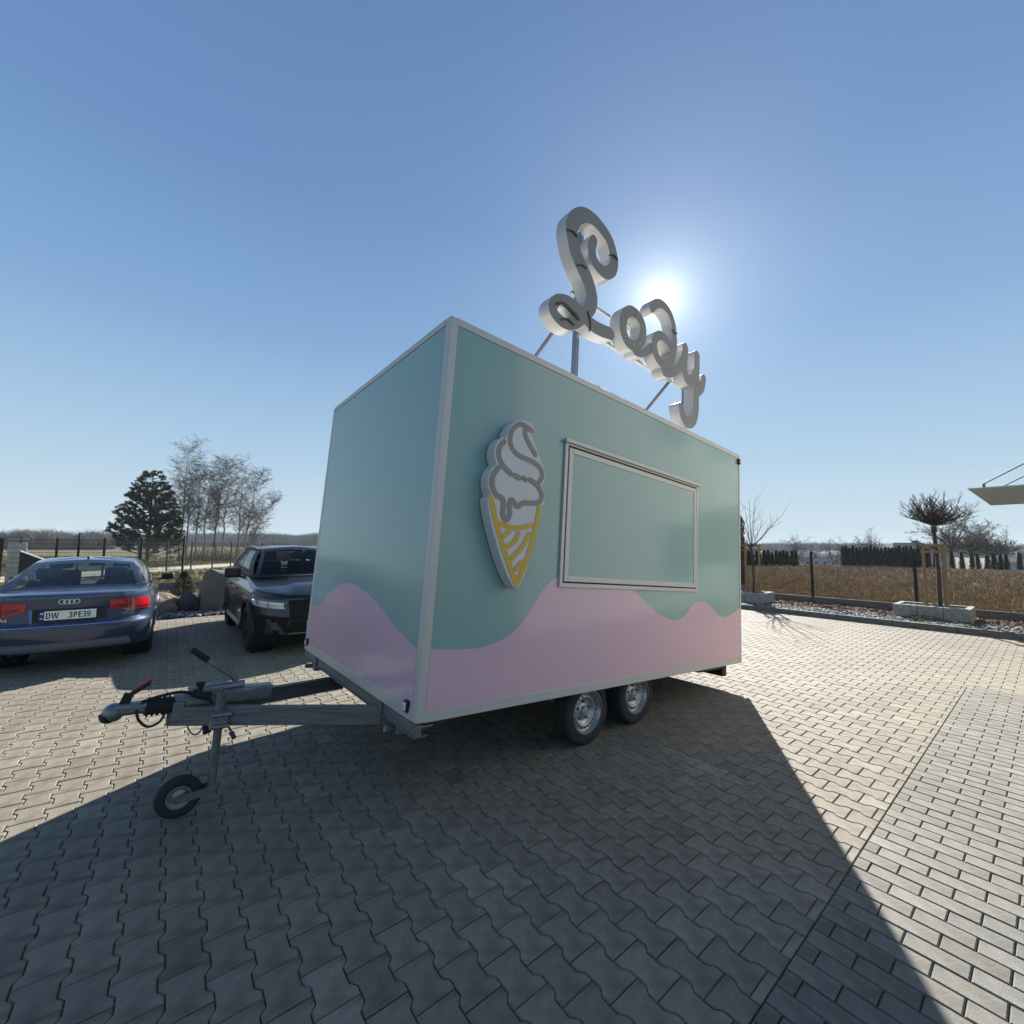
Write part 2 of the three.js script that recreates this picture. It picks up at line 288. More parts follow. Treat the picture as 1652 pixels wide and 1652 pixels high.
tag(mesh('mulch_bed', flat(-14, 9, -19.95, -13.45, .005), std([.10, .055, .036], 1, { bumpMap: grainBump, bumpScale: .02 })), 'reddish brown mulch bed behind the boulders', null, null, 'structure');
scatter('bark_mulch', 'reddish brown bark chips around the spruce and boulders', chip, std([1, 1, 1], .9), 5000, put(-5.5, 3, -19.9, -13.4, .02, .03, .09), chipColor).userData.category = 'bark mulch';
{
  const e = thing('garden_edging', 'low dark board edging in front of the dry grass at left', 'edging', null, SITE);
  for (let k = 0; k < 9; k++) mesh('board', rb(2.46, .30, .06, -13 + k * 2.5, .12 + .01 * nz(k, 3), -20, .008), M.darkBoard, e);
}
{ // stubble field
  const tex = noiseTexture(512, (u, v) => { const n = tile(u, v, 9, 6), s = Math.pow(clamp(.5 + tile(u, v, 60, 2) * 1.3), 2) * .25, k = rnd() * .14; return [.40 + n * .22 + s + k, .29 + n * .18 + s * .85 + k * .9, .19 + n * .12 + s * .6 + k * .7]; }, true);
  const g = grid(60, 110, (i, j) => { const a = lerp(15.3, 50, i), b = lerp(-62, 48, j), p = ab(a, b); p.y = .06 + .05 * nz(a * .8, b * .15, 2) + .05 * nz(a * .09, b * .09, 7) - .05; return p; });
  const p = g.attributes.position, uv = g.attributes.uv; for (let i = 0; i < p.count; i++) uv.setXY(i, p.getX(i) / 4, p.getZ(i) / 4);
  if (g.attributes.normal.getY(50) < 0) { g.index.array.reverse(); g.computeVertexNormals(); }
  tag(mesh('stubble_field', g, std([.56, .52, .43], .95, { map: tex, bumpMap: tex, bumpScale: .06 })), 'brown harvested field beyond the right fence', null, null, 'structure');
  const T = new Tri();
  for (let k = 0; k < 7; k++) { const a = rnd() * 6.28, c = V(rr(-.12, .12), 0, rr(-.12, .12)), d = V(Math.cos(a), 0, Math.sin(a)), h = rr(.05, .24), w = rr(.008, .016), up = V(d.x * rr(.02, .12), h, d.z * rr(.02, .12)); T.quad(c.clone().addScaledVector(d, -w), c.clone().addScaledVector(d, w), c.clone().add(up).addScaledVector(d, w), c.clone().add(up).addScaledVector(d, -w)); }
  for (let k = 0; k < 6; k++) { const a = rnd() * 6.28, c = V(rr(-.2, .2), rr(.02, .07), rr(-.2, .2)), d = V(Math.cos(a), rr(-.2, .2), Math.sin(a)), s = V(-d.z, 0, d.x); const l = rr(.06, .2), w = rr(.01, .022); T.quad(c.clone().addScaledVector(s, w), c.clone().addScaledVector(s, -w), c.clone().addScaledVector(d, l).addScaledVector(s, -w), c.clone().addScaledVector(d, l).addScaledVector(s, w)); }
  scatter('stubble', 'dry maize stubble and straw covering the field', T.geo(), std([1, 1, 1], .9), 30000, q => {
    const a = 15.5 + 34 * Math.pow(rnd(), 1.7), row = Math.round(a / .7) * .7, b = lerp(-9 - (a - 15) * .75, 1.5 + (a - 15) * .55, rnd()); q.position.copy(ab(rnd() < .6 ? row + rr(-.1, .1) : a, b, .02 + .05 * nz(a * .09, b * .09, 7))); q.rotation.set(0, rnd() * 6.28, 0); q.scale.setScalar(rr(.6, 1.35));
  }, () => { const c = rr(.45, 1.25), t = rnd(); return t < .09 ? lin(.40, .32, .21) : lin(.29 * c, .205 * c, .11 * c); }).userData.category = 'stubble';
}

// ---------------------------------------------------------------- food trailer
const TR = { L: 4.346, W: 2.488, T: 2.589 };
{
  const { L, W, T } = TR;
  const t = thing('food_trailer', 'teal and pink ice cream trailer with big script letters on its roof', 'food trailer', V(-.558, .6067, -2.6127));
  const m4 = new THREE.Matrix4().makeBasis(V(.7724, -.07795, -.63034).normalize(), V(.05542, .99693, -.05537).normalize(), V(.63272, .00784, .77434).normalize());
  t.quaternion.setFromRotationMatrix(m4);
  // shell
  mesh('side_panel', rb(L - .09, T - .10, .026, L / 2, T / 2, -.016, .002, 1), M.teal, t);
  const front = mesh('front_panel', rb(.026, T - .10, W - .09, .016, T / 2, -W / 2, .002, 1), M.teal, t);
  mesh('rear_panel', rb(.026, T - .10, W - .09, L - .016, T / 2, -W / 2, .002, 1), M.teal, t);
  mesh('side_panel', rb(L - .09, T - .10, .026, L / 2, T / 2, -W + .016, .002, 1), M.teal, t);
  mesh('roof', rb(L - .02, .03, W - .02, L / 2, T - .020, -W / 2, .003, 1), M.white, t);
  mesh('floor', [bx(1.28, .05, W - .1, .69, .04, -W / 2), bx(1.55, .05, W - .1, 3.5, .04, -W / 2), bx(1.40, .05, W - .84, 2.03, .04, -W / 2)], M.steelDark, t);
  mesh('wheel_well', [-.22, -W + .22].map(w => bx(1.42, .03, .40, 2.03, .34, w)).concat([bx(.02, .30, .40, 1.32, .18, -.24), bx(.02, .30, .40, 2.74, .18, -.24), bx(1.40, .30, .02, 2.03, .18, -.44), bx(.02, .30, .40, 1.32, .18, -W + .24), bx(.02, .30, .40, 2.74, .18, -W + .24), bx(1.40, .30, .02, 2.03, .18, -W + .44)]), M.black, t);
  // aluminium profiles: corner posts and rails
  const e = .062;
  for (const [u, w, b] of [[0, 0, e], [L, 0, .034], [0, -W, e], [L, -W, e]]) mesh('corner_post', rb(b, T, b, u + (u ? -b / 2 : b / 2), T / 2, w ? w + b / 2 : w - b / 2 + .001, .008), M.alu, t);
  for (const y of [.033, T - .026]) for (const w of [-e / 2 + .003, -W + e / 2 - .003]) mesh('side_rail', rb(L - .10, y < 1 ? .066 : .052, e, L / 2, y, w, .0025), M.alu, t);
  for (const y of [.038, T - .024]) for (const u of [e / 2 - .003, L - e / 2 + .003]) mesh('end_rail', rb(e, y < 1 ? .076 : .048, W - .126, u, y, -W / 2, .006), M.alu, t);
  // painted waves
  const wave = (pts, close) => { const s = new THREE.Shape(); s.moveTo(...close[0]); const c = new THREE.SplineCurve(pts.map(p => new THREE.Vector2(...p))).getPoints(120); for (const p of c) s.lineTo(p.x, p.y); s.lineTo(...close[1]); return s; };
  const sp = [[.062, .425], [.262, .412], [.431, .412], [.584, .444], [.716, .509], [.825, .614], [.947, .775], [1.045, .862], [1.2, .925], [1.5, .965], [1.85, .93], [2.139, .806], [2.341, .694], [2.522, .606], [2.721, .549], [2.86, .54], [2.992, .574], [3.141, .668], [3.271, .718], [3.434, .718], [3.575, .67], [3.721, .59], [3.888, .546], [4.079, .578], [4.312, .655]];
  mesh('pink_wave', at(new THREE.ExtrudeGeometry(wave(sp, [[.062, .066], [4.312, .066]]), { depth: .0015, bevelEnabled: false }), 0, 0, -.0027), M.pink, t);
  const fp = [[-2.426, .45], [-2.25, .468], [-2.073, .503], [-1.899, .607], [-1.655, .699], [-1.414, .735], [-1.184, .729], [-.934, .684], [-.651, .601], [-.4, .511], [-.204, .454], [-.062, .417]];
  mesh('pink_wave', at(new THREE.ExtrudeGeometry(wave(fp, [[-2.426, .077], [-.062, .077]]), { depth: .0015, bevelEnabled: false }), .0027, 0, 0, 0, -Math.PI / 2), M.pink, t);
  // serving hatch
  const u0 = 1.128, u1 = 3.25, v0 = .825, v1 = 2.0;
  const frame = (u0, u1, v0, v1, b, w0, d) => [rb(b, v1 - v0, d, u0 + b / 2, (v0 + v1) / 2, w0, .004), rb(b, v1 - v0, d, u1 - b / 2, (v0 + v1) / 2, w0, .004), rb(u1 - u0 - 2 * b, b, d, (u0 + u1) / 2, v0 + b / 2, w0, .004), rb(u1 - u0 - 2 * b, b, d, (u0 + u1) / 2, v1 - b / 2, w0, .004)];
  mesh('hatch_frame', frame(u0, u1, v0, v1, .034, .006, .020), M.alu, t);
  mesh('hatch_gap', bx(u1 - u0 - .06, v1 - v0 - .06, .004, (u0 + u1) / 2, (v0 + v1) / 2, .001), M.black, t);
  const hp = mesh('hatch_flap', rb(u1 - u0 - .17, v1 - v0 - .17, .012, (u0 + u1) / 2, (v0 + v1) / 2, .007, .002, 1), M.teal, t);
  mesh('flap_frame', frame(u0 + .046, u1 - .046, v0 + .046, v1 - .050, .044, .009, .020), M.alu, hp);
  mesh('hatch_hood', [rb(u1 - u0 + .05, .030, .034, (u0 + u1) / 2 + .01, v1 - .002, .020, .004)], M.alu, t);
  // marker lamps
  for (const [u, y, w, ry] of [[-.006, .075, -.115, 0], [-.006, .085, -W + .10, 0], [L - .048, 2.493, .008, 1]]) {
    const o = mesh('marker_light', rb(ry ? .05 : .03, .07, ry ? .03 : .05, u, y, w, .008), M.black, t);
    mesh('lens', rb(ry ? .034 : .012, .048, ry ? .012 : .034, u - (ry ? 0 : .014), y, w + (ry ? .014 : 0), .005), ry ? M.redDark : M.white, o);
  }
  // running gear
  const wheelProf = [[.172, -.085], [.205, -.094], [.245, -.088], [.262, -.072], [.268, -.05], [.270, -.047], [.262, -.044], [.262, -.038], [.270, -.035], [.2705, -.012], [.262, -.009], [.262, -.003], [.2705, 0], [.2705, .03], [.262, .033], [.262, .039], [.269, .042], [.262, .072], [.245, .088], [.205, .094], [.172, .085]];
  const rimProf = [[.174, .094], [.181, .093], [.180, .080], [.168, .074], [.162, .045], [.150, .030], [.140, .050], [.118, .058], [.108, .050], [.098, .030], [.070, .026], [.050, .034], [.036, .036], [.034, .058], [.028, .062], [0, .062]];
  function trailerWheel(u, w, flip) {
    const h = new THREE.Group(); h.name = 'wheel'; h.position.set(u, -.478 + .0795 * (u - 1.678) + .267, w); h.rotation.set(flip ? Math.PI : 0, 0, 0); t.add(h);
    mesh('tyre', at(lathe(wheelProf, 56), 0, 0, 0, Math.PI / 2), M.rubber, h);
    mesh('rim', at(lathe(rimProf, 48), 0, 0, 0, Math.PI / 2), M.rim, h);
    const holes = [], bolts = []; for (let k = 0; k < 20; k++) { const a = k / 20 * 6.283; holes.push(at(new THREE.CylinderGeometry(.0085, .0085, .004, 10), Math.cos(a) * .129, Math.sin(a) * .129, .0555, Math.PI / 2)); }
    for (let k = 0; k < 5; k++) { const a = k / 5 * 6.283 + .3; bolts.push(at(new THREE.CylinderGeometry(.010, .011, .018, 6), Math.cos(a) * .072, Math.sin(a) * .072, .034, Math.PI / 2)); }
    mesh('vent_holes', holes, M.black, h).userData.kind = 'stuff'; mesh('wheel_bolts', bolts, M.steelDark, h).userData.kind = 'stuff';
  }
  for (const u of [1.678, 2.374]) { trailerWheel(u, -.205, false); trailerWheel(u, -W + .205, true); mesh('axle', rod(V(u, -.211 + .0795 * (u - 1.678), -.25), V(u, -.211 + .0795 * (u - 1.678), -W + .25), .035), M.galvDull, t); }
  mesh('chassis_beam', [bar(V(-.02, -.06, -.48), V(L - .2, -.06, -.48), .05, .11, .004), bar(V(-.02, -.06, -W + .48), V(L - .2, -.06, -W + .48), .05, .11, .004)], M.galvDull, t);
  mesh('front_channel', [rb(.04, .062, W - .02, .02, -.036, -W / 2 + .02, .004), rb(.09, .008, W - .02, .035, -.070, -W / 2 + .02, .002), rb(.12, .012, .05, .06, -.02, -.02, .003)], M.galvDull, t);
  for (const w of [-.30, -W + .30]) { mesh('leg_tube', rod(V(-.05, -.105, w), V(.10, -.12, w), .020), M.galv, t); mesh('leg_clamp', rb(.05, .06, .03, .03, -.10, w + .05, .004), M.galvDull, t); }
  mesh('rear_light_bar', [rb(.10, .12, W - .2, 4.12, -.10, -W / 2, .01), bx(.62, .03, .05, 3.8, -.045, -.12)], M.black, t);
  // drawbar
  const c = -1.244;
  mesh('drawbar_beam', bar(V(-1.10, -.135, c - .01), V(.06, -.085, -.48), .06, .115, .006), M.galvDull, t);
  mesh('drawbar_beam', bar(V(-1.08, -.125, c - .05), V(.20, -.20, -1.84), .06, .115, .006), M.galvDull, t);
  mesh('beam_bolts', [.27, .36, .62, .70].map((f, k) => { const p = V(-1.10, -.135, c - .01).lerp(V(.06, -.085, -.48), .70 + f * .3); return at(new THREE.CylinderGeometry(.017, .017, .02, 6), p.x + .017, p.y + (k % 2 ? .012 : .012), p.z + .027, Math.PI / 2, 0, 0); }), M.white, t).userData.kind = 'stuff';
  mesh('overrun_housing', [rb(.46, .085, .085, -.86, -.045, c, .012), rb(.20, .10, .10, -.62, -.045, c - .01, .015), rod(V(-1.02, .005, c), V(-.70, .018, c), .03), rb(.06, .12, .13, -1.06, -.10, c, .008)], M.galv, t);
  mesh('bellows', at(lathe([[0, -.085], [.036, -.085], ...[...Array(6)].flatMap((_, k) => [[.060, -.07 + k * .026], [.044, -.057 + k * .026]]), [.03, .09], [0, .09]], 24), -1.155, -.065, c, 0, 0, Math.PI / 2), M.rubber, t);
  const head = mesh('coupling_head', [rb(.17, .07, .085, -1.285, -.06, c, .022, 3), at(new THREE.SphereGeometry(.055, 24, 16), -1.375, -.075, c), rod(V(-1.25, -.06, c), V(-1.13, -.065, c), .032)], M.galv, t);
  mesh('rubber_nose', at(new THREE.SphereGeometry(.048, 20, 12, 0, 6.3, Math.PI / 2 - .1, Math.PI / 2), -1.392, -.087, c), M.rubber, head);
  mesh('coupling_handle', [bar(V(-1.335, -.04, c), V(-1.315, .03, c), .035, .05, .008), bar(V(-1.325, .01, c), V(-1.222, .085, c), .032, .026, .009)], M.black, t);
  mesh('red_grip', bar(V(-1.30, .042, c), V(-1.215, .104, c), .030, .018, .008), M.red, t);
  mesh('handbrake_lever', [tube([V(-.745, -.03, c), V(-.757, .04, c), V(-.775, .075, c), V(-.85, .13, c), V(-.945, .205, c)], .017, 10), rb(.10, .09, .07, -.73, -.045, c, .01)], M.galv, t);
  mesh('handbrake_grip', rod(V(-.935, .197, c), V(-1.036, .276, c), .021, .018, 14), M.rubber, t);
  mesh('breakaway_cable', tube([V(-1.27, -.06, c + .045), V(-1.25, -.12, c + .06), V(-1.20, -.165, c + .065), V(-1.15, -.15, c + .06), V(-1.12, -.09, c + .05)], .0075, 8, 40), M.rubber, t);
  mesh('power_cable', [tube([V(-1.25, -.02, c + .04), V(-1.15, .01, c + .05), V(-1.05, .02, c + .06), V(-.98, -.005, c + .06)], .010, 8, 30), rod(V(-1.0, .01, c + .06), V(-.90, -.025, c + .06), .024, .03, 14)], M.rubber, t);
  mesh('brake_cable', tube([V(-1.0, -.20, c + .03), V(-.97, -.25, c + .05), V(-.94, -.26, c + .05), V(-.91, -.22, c + .03), V(-.90, -.17, c)], .005, 6, 30), M.galv, t);
  mesh('plug', [rod(V(-.90, -.20, c + .05), V(-.885, -.26, c + .055), .020, .024, 12), tube([V(-.93, -.02, c + .06), V(-.89, -.06, c + .07), V(-.90, -.14, c + .06), V(-.90, -.20, c + .05)], .007, 6, 20)], M.rubber, t);
  mesh('rating_plate', rb(.12, .035, .002, -.80, -.125, c + .082, .001), M.alu, t);
  // jockey wheel
  const j = -1.045;
  mesh('jockey_tube', [rod(V(-.853, .03, j), V(-.846, -.20, j), .030, .030, 18), rod(V(-.846, -.18, j), V(-.838, -.565, j), .024, .024, 16)], M.galvDull, t);
  mesh('jockey_clamp', [rb(.10, .10, .09, -.848, -.135, j, .012), rod(V(-.90, -.10, j + .05), V(-.79, -.10, j + .05), .012), rod(V(-.90, -.17, j + .05), V(-.79, -.17, j + .05), .012)], M.galv, t);
  mesh('clamp_handle', [rod(V(-.80, -.17, j + .02), V(-.765, -.235, j + .03), .006), rod(V(-.772, -.22, j + .03), V(-.752, -.262, j + .034), .013)], M.steelDark, t);
  mesh('jockey_crank', [rod(V(-.853, .03, j), V(-.853, .05, j), .010), rod(V(-.853, .045, j), V(-.97, .05, j), .007)], M.galvDull, t);
  mesh('crank_knob', [rod(V(-.972, .045, j), V(-.975, .085, j), .014, .018), rb(.05, .025, .035, -.976, .096, j, .01)], M.rubber, t);
  const jw = new THREE.Group(); jw.name = 'jockey_wheel'; jw.position.set(-1.0, -.560, j); t.add(jw);
  mesh('tyre', new THREE.TorusGeometry(.087, .033, 16, 40), M.rubber, jw);
  mesh('rim', [at(lathe([[.066, .018], [.058, .022], [.052, .012], [.035, .008], [.022, .022], [0, .024]], 28), 0, 0, 0, Math.PI / 2), at(new THREE.TorusGeometry(.061, .005, 8, 32), 0, 0, .022)], std([.24, .245, .245], .4, { metalness: .5 }), jw);
  mesh('fork_arm', [bar(V(-.02, -.005, .044), V(.18, .012, .040), .006, .046, .002), bar(V(-.02, -.005, -.044), V(.18, .012, -.040), .006, .046, .002), rod(V(0, 0, -.05), V(0, 0, .052), .012), rb(.05, .05, .085, .165, .012, 0, .006)], M.galvDull, jw);

  // ice cream cone sign on the wall
  const outline = [[.574, 1.99], [.636, 2.0], [.693, 1.987], [.708, 1.945], [.685, 1.915], [.702, 1.878], [.737, 1.834], [.766, 1.777], [.799, 1.725], [.829, 1.686], [.844, 1.639], [.833, 1.592], [.815, 1.561], [.834, 1.515], [.847, 1.468], [.838, 1.426], [.827, 1.402], [.818, 1.352], [.786, 1.213], [.746, 1.055], [.69, .901], [.651, .826], [.629, .807], [.599, .819], [.545, .889], [.473, 1.013], [.403, 1.167], [.358, 1.282], [.335, 1.38], [.343, 1.403], [.362, 1.411], [.334, 1.465], [.328, 1.533], [.349, 1.59], [.386, 1.632], [.367, 1.676], [.362, 1.733], [.383, 1.789], [.424, 1.826], [.459, 1.83], [.465, 1.882], [.493, 1.937], [.531, 1.972]];
  const os = new THREE.Shape(outline.map(p => new THREE.Vector2(...p)));
  const cone = mesh('cone_sign', at(new THREE.ExtrudeGeometry(os, { depth: .088, bevelEnabled: true, bevelSize: .002, bevelThickness: .002, bevelSegments: 1 }), 0, 0, .010), M.white, t);
  tag(cone, 'white ice cream cone sign standing proud of the side wall');
  const A = [[.681, 1.944], [.63, 1.959], [.571, 1.963], [.508, 1.911], [.487, 1.84], [.508, 1.776], [.566, 1.737], [.646, 1.724], [.728, 1.711], [.79, 1.678], [.808, 1.628], [.787, 1.586]];
  const Es = [[.691, 1.581], [.764, 1.552], [.814, 1.485], [.798, 1.44], [.715, 1.414], [.637, 1.403], [.59, 1.373], [.532, 1.411], [.518, 1.371], [.526, 1.314], [.499, 1.265], [.468, 1.298], [.466, 1.363], [.456, 1.405], [.401, 1.425], [.364, 1.478], [.361, 1.543], [.401, 1.609]];
  const sw = .037, gz = .1005;
  mesh('cream_lines', [A, [[.622, 1.954], [.621, 1.9], [.659, 1.847], [.729, 1.775]], [[.437, 1.802], [.404, 1.76], [.398, 1.7], [.434, 1.64], [.513, 1.589]], [[.551, 1.585], [.592, 1.576]], [[.634, 1.580], [.649, 1.573]], Es].map((p, k) => ribbon(p, sw, gz, gz + .003 + k * .0004, { rise: .0006 })), M.coneGrey, cone);
  mesh('wafer_lines', [[[.362, 1.388], [.417, 1.234], [.511, 1.034], [.623, .837]], [[.623, .837], [.71, 1.031], [.765, 1.224], [.796, 1.398]], [[.448, 1.234], [.543, 1.22], [.639, 1.231], [.727, 1.258]], [[.526, 1.19], [.485, 1.153]], [[.612, 1.182], [.584, 1.13], [.525, 1.088]], [[.712, 1.192], [.65, 1.094], [.57, 1.014]], [[.653, .986], [.608, .942]]].map((p, k) => ribbon(p, k < 2 ? .042 : .036, gz, gz + .003 + k * .0004, { rise: .0003 })), M.coneYellow, cone);

  // roof letters on a frame
  const sign = new THREE.Group(); sign.name = 'roof_sign'; t.add(sign); tag(sign, 'large white script letters on a metal frame above the roof edge');
  const Lp = [[1.479, 4.059], [1.45, 3.944], [1.478, 3.866], [1.552, 3.817], [1.657, 3.812], [1.754, 3.89], [1.781, 4.006], [1.75, 4.105], [1.695, 4.181], [1.598, 4.23], [1.468, 4.256], [1.346, 4.232], [1.239, 4.147], [1.181, 4.045], [1.174, 3.951], [1.201, 3.868], [1.238, 3.787], [1.303, 3.709], [1.38, 3.635], [1.442, 3.551], [1.473, 3.467], [1.465, 3.374], [1.382, 3.251], [1.26, 3.117], [1.148, 3.062], [1.041, 3.076], [.988, 3.131], [1.031, 3.223], [1.144, 3.277], [1.271, 3.273], [1.382, 3.225], [1.498, 3.195], [1.616, 3.198], [1.749, 3.219]];
  const letters = [
    ['L', Lp, [.10, .12, .125, .13, .135, .135, .135, .135, .14, .14, .145, .15, .155, .16, .165, .17, .175, .18, .175, .165, .16, .14, .12, .11, .11, .11, .10, .10, .11, .13, .14, .14, .13], .012],
    ['o', [[2.225, 3.60], [2.15, 3.615], [2.069, 3.602], [1.985, 3.53], [1.95, 3.443], [1.96, 3.33], [2.03, 3.255], [2.12, 3.245], [2.20, 3.285], [2.264, 3.366], [2.285, 3.461], [2.266, 3.546], [2.20, 3.60]], .125, .006],
    ['otail', [[2.20, 3.285], [2.15, 3.20], [2.254, 3.215], [2.36, 3.28], [2.47, 3.38]], [.07, .08, .09, .10], .003],
    ['d', [[2.435, 3.80], [2.50, 3.88], [2.62, 3.935], [2.76, 3.91], [2.855, 3.81], [2.885, 3.677], [2.88, 3.514], [2.81, 3.337], [2.673, 3.25], [2.541, 3.285], [2.486, 3.38], [2.50, 3.48], [2.60, 3.555], [2.71, 3.55], [2.80, 3.48]], [.10, .105, .105, .10, .095, .095, .10, .115, .12, .12, .115, .11, .105, .10, .08], .010],
    ['y', [[2.66, 3.24], [2.68, 3.16], [2.80, 3.19], [2.945, 3.296], [3.059, 3.436], [3.125, 3.60]], [.07, .08, .10, .11, .12, .12], .004],
    ['yb', [[3.118, 3.62], [3.105, 3.46], [3.108, 3.33], [3.165, 3.245], [3.26, 3.27], [3.36, 3.40]], [.13, .13, .13, .13, .12], .004],
    ['yc', [[3.385, 3.62], [3.375, 3.37], [3.368, 3.142], [3.354, 2.917], [3.289, 2.778], [3.169, 2.728], [3.064, 2.787], [3.03, 2.875]], [.135, .135, .135, .14, .14, .14, .13, .11], .005],
    ['yd', [[3.38, 3.15], [3.49, 3.25], [3.54, 3.38]], [.12, .13, .12], .003],
  ];
  letters.forEach(([n, p, w, rise], k) => {
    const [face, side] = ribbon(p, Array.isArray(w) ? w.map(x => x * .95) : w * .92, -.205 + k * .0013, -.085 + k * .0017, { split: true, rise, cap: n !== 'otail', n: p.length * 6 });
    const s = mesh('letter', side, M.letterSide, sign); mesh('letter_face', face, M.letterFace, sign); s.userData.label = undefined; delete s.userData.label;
  });
  for (const [pts, w] of [[[[1.03, 3.19], [1.10, 3.225], [1.20, 3.21], [1.30, 3.165]], .022], [[[1.09, 3.07], [1.16, 3.105], [1.245, 3.09]], .016], [[[1.42, 3.29], [1.455, 3.21], [1.46, 3.13]], .012], [[[1.105, 3.93], [1.17, 3.955], [1.235, 3.94]], .008], [[[1.25, 3.66], [1.31, 3.70], [1.375, 3.70]], .008], [[[1.70, 4.02], [1.76, 4.045], [1.82, 4.03]], .008], [[[2.83, 3.72], [2.88, 3.70], [2.93, 3.715]], .008]]) mesh('tube_groove', ribbon(pts, w, -.09, -.0655), M.letterDark, sign);
  { const L2 = letters[1][1], c2 = new THREE.CatmullRomCurve3(L2.map(p => V(p[0], p[1], 0)), false, 'centripetal'), dots = []; for (let k = 0; k < 22; k++) { const p = c2.getPoint(.25 + .7 * k / 22); dots.push(at(new THREE.CylinderGeometry(.006, .006, .006, 8), p.x + rr(-.025, .025), p.y + rr(-.025, .025), -.076, Math.PI / 2)); } mesh('led_dots', dots, M.white, sign).userData.kind = 'stuff'; }
  for (const [u, h] of [[1.455, 1.62], [3.40, .72]]) { mesh('sign_post', rb(.05, h, .05, u, T + h / 2, -.24, .005), std([.17, .20, .27], .5, { metalness: .3 }), sign); mesh('base_plate', bx(.14, .012, .12, u, T + .003, -.24), M.steelDark, sign); }
  mesh('sign_rail', rb(1.9, .035, .035, 2.28, 3.235, -.225, .004), M.alu, sign); mesh('sign_rail', rb(1.7, .03, .03, 2.20, 3.53, -.225, .004), M.alu, sign);
  for (const [u, y] of [[1.17, 3.09], [3.04, 3.235]]) mesh('sign_strut', [rod(V(u, y, -.22), V(u, T, -.94), .017), bx(.08, .012, .08, u, T + .003, -.98)], M.galvDull, sign);
  for (const u of [1.53, 1.56, 3.50]) mesh('roof_bolt', rod(V(u, T, -.03), V(u, T + .022, -.03), .010), M.steelDark, sign);
}

